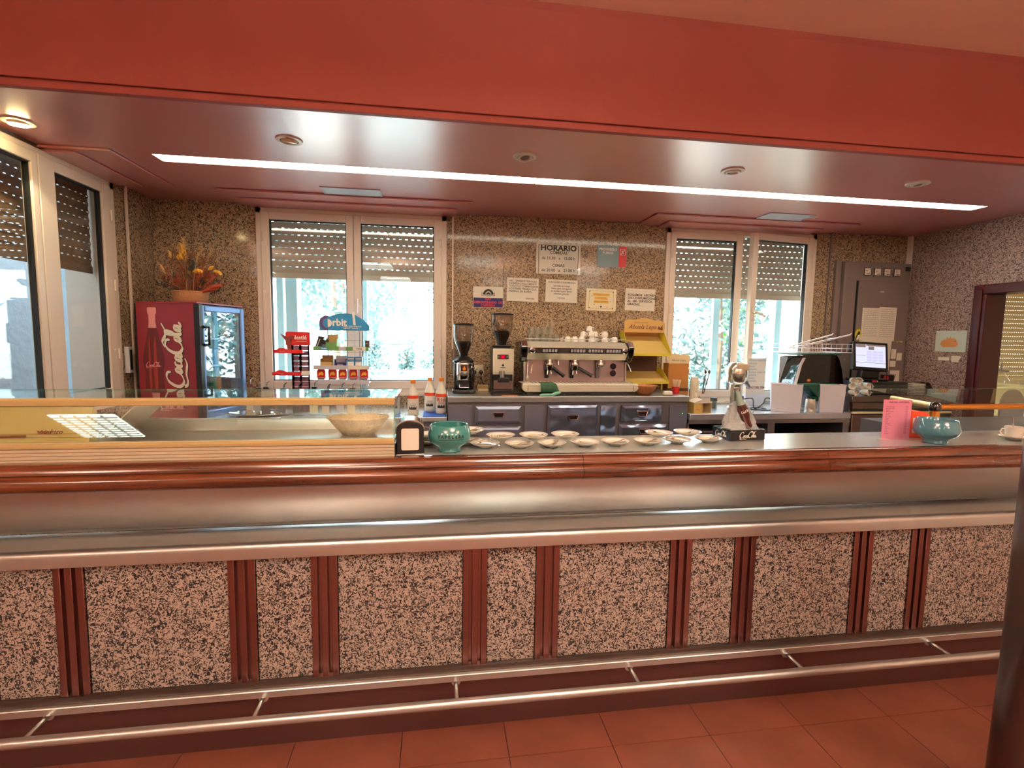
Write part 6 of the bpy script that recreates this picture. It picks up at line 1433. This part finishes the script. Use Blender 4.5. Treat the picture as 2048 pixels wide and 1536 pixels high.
obj('case', B().box(-.04, .035, -.04, .03, 0, .145), 'black', parent=t, bev=.004); obj('wire_hook', B().tube([(.04, -.03, .10), (.055, -.03, .15), (-.01, -.03, .152)], .003, 5), 'chrome', parent=t)
pp = None
for k in range(8):
    nmk = ['bottom', 'second', 'third', 'fourth', 'fifth', 'sixth', 'seventh', 'top'][k]
    if pp is None:
        pp = thing('square_plate', 'x', 'plate', (0, 0, 0), 0, 'plates piled beside the cash drawer')
        obj('dish', B().prism(rrect(-.055, .055, -.055, .055, .012, 3), 0, .004, 'xy').prism(rrect(-.062, .062, -.062, .062, .014, 3), .0045, .009, 'xy'), 'white', parent=pp, bev=.001)
        q = pp
    else: q = dup(pp, (0, 0, 0))
    q.location = (4.075, 3.76, PT+.0122*k); q['label'] = 'white square plate, %s of the pile beside the cash drawer' % nmk
t = thing('card_terminal', 'glossy black card terminal on a cradle at the right of the till counter', 'card terminal', (4.20, 3.80, PT), -.3)
obj('body', B().prism([(-.09, .02), (-.085, .07), (-.02, .105), (.04, .10), (.09, .02), (.08, .005), (-.06, .0)], -.04, .04, 'xz'), 'black_gloss', parent=t, bev=.01)
obj('keypad', B().box(-.035, .03, -.042, -.040, .03, .08), 'black', parent=t, smooth=0)
obj('cradle', B().lathe([(.07, 0), (.075, .006), (.05, .018), (0, .02)], (.02, 0, 0), 24), 'black', parent=t)
t = thing('oval_plate', 'white plate lying near the right wall on the till counter', 'plate', (4.27, 3.73, PT))
obj('dish', B().lathe([(.03, 0), (.05, .004), (.058, .012), (.056, .013), (.03, .005), (0, .004)], seg=32), 'white', parent=t, smooth=50)
obj('inner_ring', B().lathe([(.032, .006), (.034, .0065), (.032, .007)], seg=32), 'grey_white', parent=t)
# ------------------------------------------------------------------ electric cabinet and papers
t = thing('electric_cabinet', 'grey brown electric cabinet with four small meters in the right corner', 'cabinet', (0, 0, 0))
obj('case', B().box(3.66, 4.345, 4.135, 4.198, 1.12, 2.29), 'grey_metal', parent=t, bev=.004)
obj('side_strip', B().box(3.60, 3.655, 4.17, 4.199, .99, 2.31), 'grey_metal', parent=t, bev=.003)
obj('door', B().box(3.80, 4.33, 4.115, 4.134, 1.12, 2.12), 'grey_metal', parent=t, bev=.003)
obj('door_gap', B().box(3.785, 3.80, 4.13, 4.136, 1.12, 2.12), 'black', parent=t, smooth=0)
for k, x in enumerate((3.885, 3.99, 4.09, 4.195)):
    m_ = obj('meter', B().box(x-.03, x+.03, 4.126, 4.136, 2.175, 2.235), 'paper', parent=t, bev=.002)
    obj('meter_rim', B().box(x-.034, x+.034, 4.129, 4.1355, 2.171, 2.239), 'ink', parent=m_, smooth=0)
    obj('pointer', B().box(x-.012, x+.02, 4.1252, 4.126, 2.182, 2.188).box(x-.02, x-.002, 4.1252, 4.126, 2.21, 2.214), 'ink', parent=m_, smooth=0)
obj('switch', B().box(4.285, 4.33, 4.125, 4.136, 2.22, 2.26), 'black', parent=t, bev=.003)
obj('name_tag', B().box(4.02, 4.06, 4.113, 4.115, 2.02, 2.03), 'grey_white', parent=t, smooth=0)
for x, z in ((3.70, 2.14), (3.815, 2.06), (3.72, 1.40)): obj('screw', B().lathe([(.006, 0), (.005, .003), (0, .004)], (0, 0, 0), 10), 'chrome', parent=t, loc=(x, 4.134 if x < 3.8 else 4.115, z), rot=(PI/2, 0, 0))
def sheet(lab, x0, x1, z0, z1, y=4.112, ry=0, m_='paper', nlines=0, nm='paper_sheet', pad=.02):
    t = thing(nm, lab, 'paper', ((x0+x1)/2, y, (z0+z1)/2)); t.rotation_euler = (0, ry, 0)
    w, h = (x1-x0)/2, (z1-z0)/2
    obj('sheet', B().box(-w, w, 0, .002, -h, h), m_, parent=t, smooth=0)
    if nlines:
        b = B(); rr = random.Random(int(x0*1000))
        for k in range(nlines):
            z = h-pad-(2*h-2*pad)*k/(nlines-1); x = -w+pad
            while x < w-pad:
                e = min(w-pad, x+rr.uniform(.01, .03)); b.box(x, e, -.0006, 0, z-.0018, z+.0018); x = e+.006
        obj('print_lines', b, 'ink_faint', parent=t, smooth=0)
    return t
sheet('left taped paper list on the electric cabinet door above the screen', 3.850, 4.03, 1.60, 1.875, nlines=15)
sheet('right taped paper list on the electric cabinet door above the screen', 4.02, 4.20, 1.575, 1.885, y=4.109, nlines=15, ry=.02)
sheet('lower paper strip behind the touch screen on the cabinet door', 3.83, 4.17, 1.30, 1.61, y=4.1065, ry=.03)
sheet('upper left small note taped right of the touch screen', 4.185, 4.235, 1.41, 1.50, ry=.03); sheet('small note taped beside the first, nearer the corner', 4.245, 4.30, 1.395, 1.465)
sheet('small note taped below the other two notes', 4.18, 4.24, 1.335, 1.39, ry=.02); sheet('lowest note, half hidden behind the red can', 4.19, 4.29, 1.20, 1.30)
t = thing('toucan_sticker', 'round yellow sticker with a black and white bird on the cabinet', 'sticker', (3.822, 4.110, 1.63))
obj('disc', B().prism([(.034*math.cos(a), .05*math.sin(a)) for a in [2*PI*i/20 for i in range(20)]], 0, .002, 'xz'), 'yellow_side', parent=t, smooth=0)
obj('bird_print', B().prism([(-.025, -.03), (-.012, .01), (.005, .035), (.018, .02), (.012, -.005), (-.005, -.03), (-.02, -.05)], -.001, 0, 'xz'), 'ink', parent=t, smooth=0)
obj('bird_breast', B().prism([(-.02, -.04), (-.005, -.005), (.012, .0), (.01, -.03), (-.012, -.055)], -.0016, -.001, 'xz'), 'white_ink', parent=t, smooth=0)
t = thing('pink_figure', 'small flat salmon coloured figure stuck on the cabinet left of the screen', 'sticker', (3.825, 4.112, 1.44))
obj('cutout', B().prism([(-.012, -.05), (.02, -.05), (.012, .0), (.016, .04), (.0, .055), (-.008, .03)], 0, .003, 'xz'), 'salmon', parent=t, smooth=0); obj('foot', B().box(-.03, .015, -.001, .003, -.065, -.05), 'cream', parent=t, smooth=0)
t = thing('yellow_clip', 'thin yellow bone shaped clip on the cabinet door', 'clip', (4.255, 4.110, 1.57))
obj('bar', B().box(-.028, .028, 0, .003, -.003, .003), 'yellow_side', parent=t, smooth=0); obj('end', B().box(-.034, -.022, -.001, .004, -.006, .006).box(.022, .036, -.001, .004, -.007, .007), 'yellow_side', parent=t, smooth=0)
# picture and slips on the right wall (x = XR, seen along y)
def wall_r(nm, lab, y0, y1, z0, z1, m_='paper', cat='paper'):
    t = thing(nm, lab, cat, (XR-.002, (y0+y1)/2, (z0+z1)/2), -PI/2)   # local x runs towards the viewer (-y)
    w, h = (y1-y0)/2, (z1-z0)/2
    obj('sheet', B().box(-w, w, -.004, -.001, -h, h), m_, parent=t, smooth=0); return t
t = wall_r('child_drawing', 'drawing of an orange animal on pale green paper on the right wall', 3.605, 3.868, 1.487, 1.67, 'paper_green', 'picture')
el = [(.075*math.cos(a)-.01, .042*math.sin(a)-.02) for a in [2*PI*i/20 for i in range(20)]]
obj('animal_print', B().prism([(x, max(z, -.05)) for x, z in el]+[], -.0052, -.0041, 'xz'), 'orange_wash', parent=t, smooth=0)
obj('head_print', B().prism([(.02+.03*math.cos(a), .005+.022*math.sin(a)) for a in [2*PI*i/14 for i in range(14)]], -.0056, -.0042, 'xz'), 'orange_wash', parent=t, smooth=0)
obj('eye_print', B().box(.04, .047, -.0062, -.0056, -.004, .003), 'ink', parent=t, smooth=0)
obj('tuft_print', B().prism([(-.035, .018), (-.03, .04), (-.015, .022), (-.005, .042), (.004, .02)], -.0054, -.0042, 'xz'), 'straw', parent=t, smooth=0)
wall_r('paper_slip', 'narrow white slip taped below the drawing on the right wall', 3.735, 3.83, 1.412, 1.44)
t = wall_r('paper_slip', 'white slip with a cut corner below the drawing, nearer the door', 3.65, 3.715, 1.40, 1.455); obj('point', B().prism([(.032, -.01), (.05, .018), (.032, .027)], -.004, -.001, 'xz'), 'paper', parent=t, smooth=0)
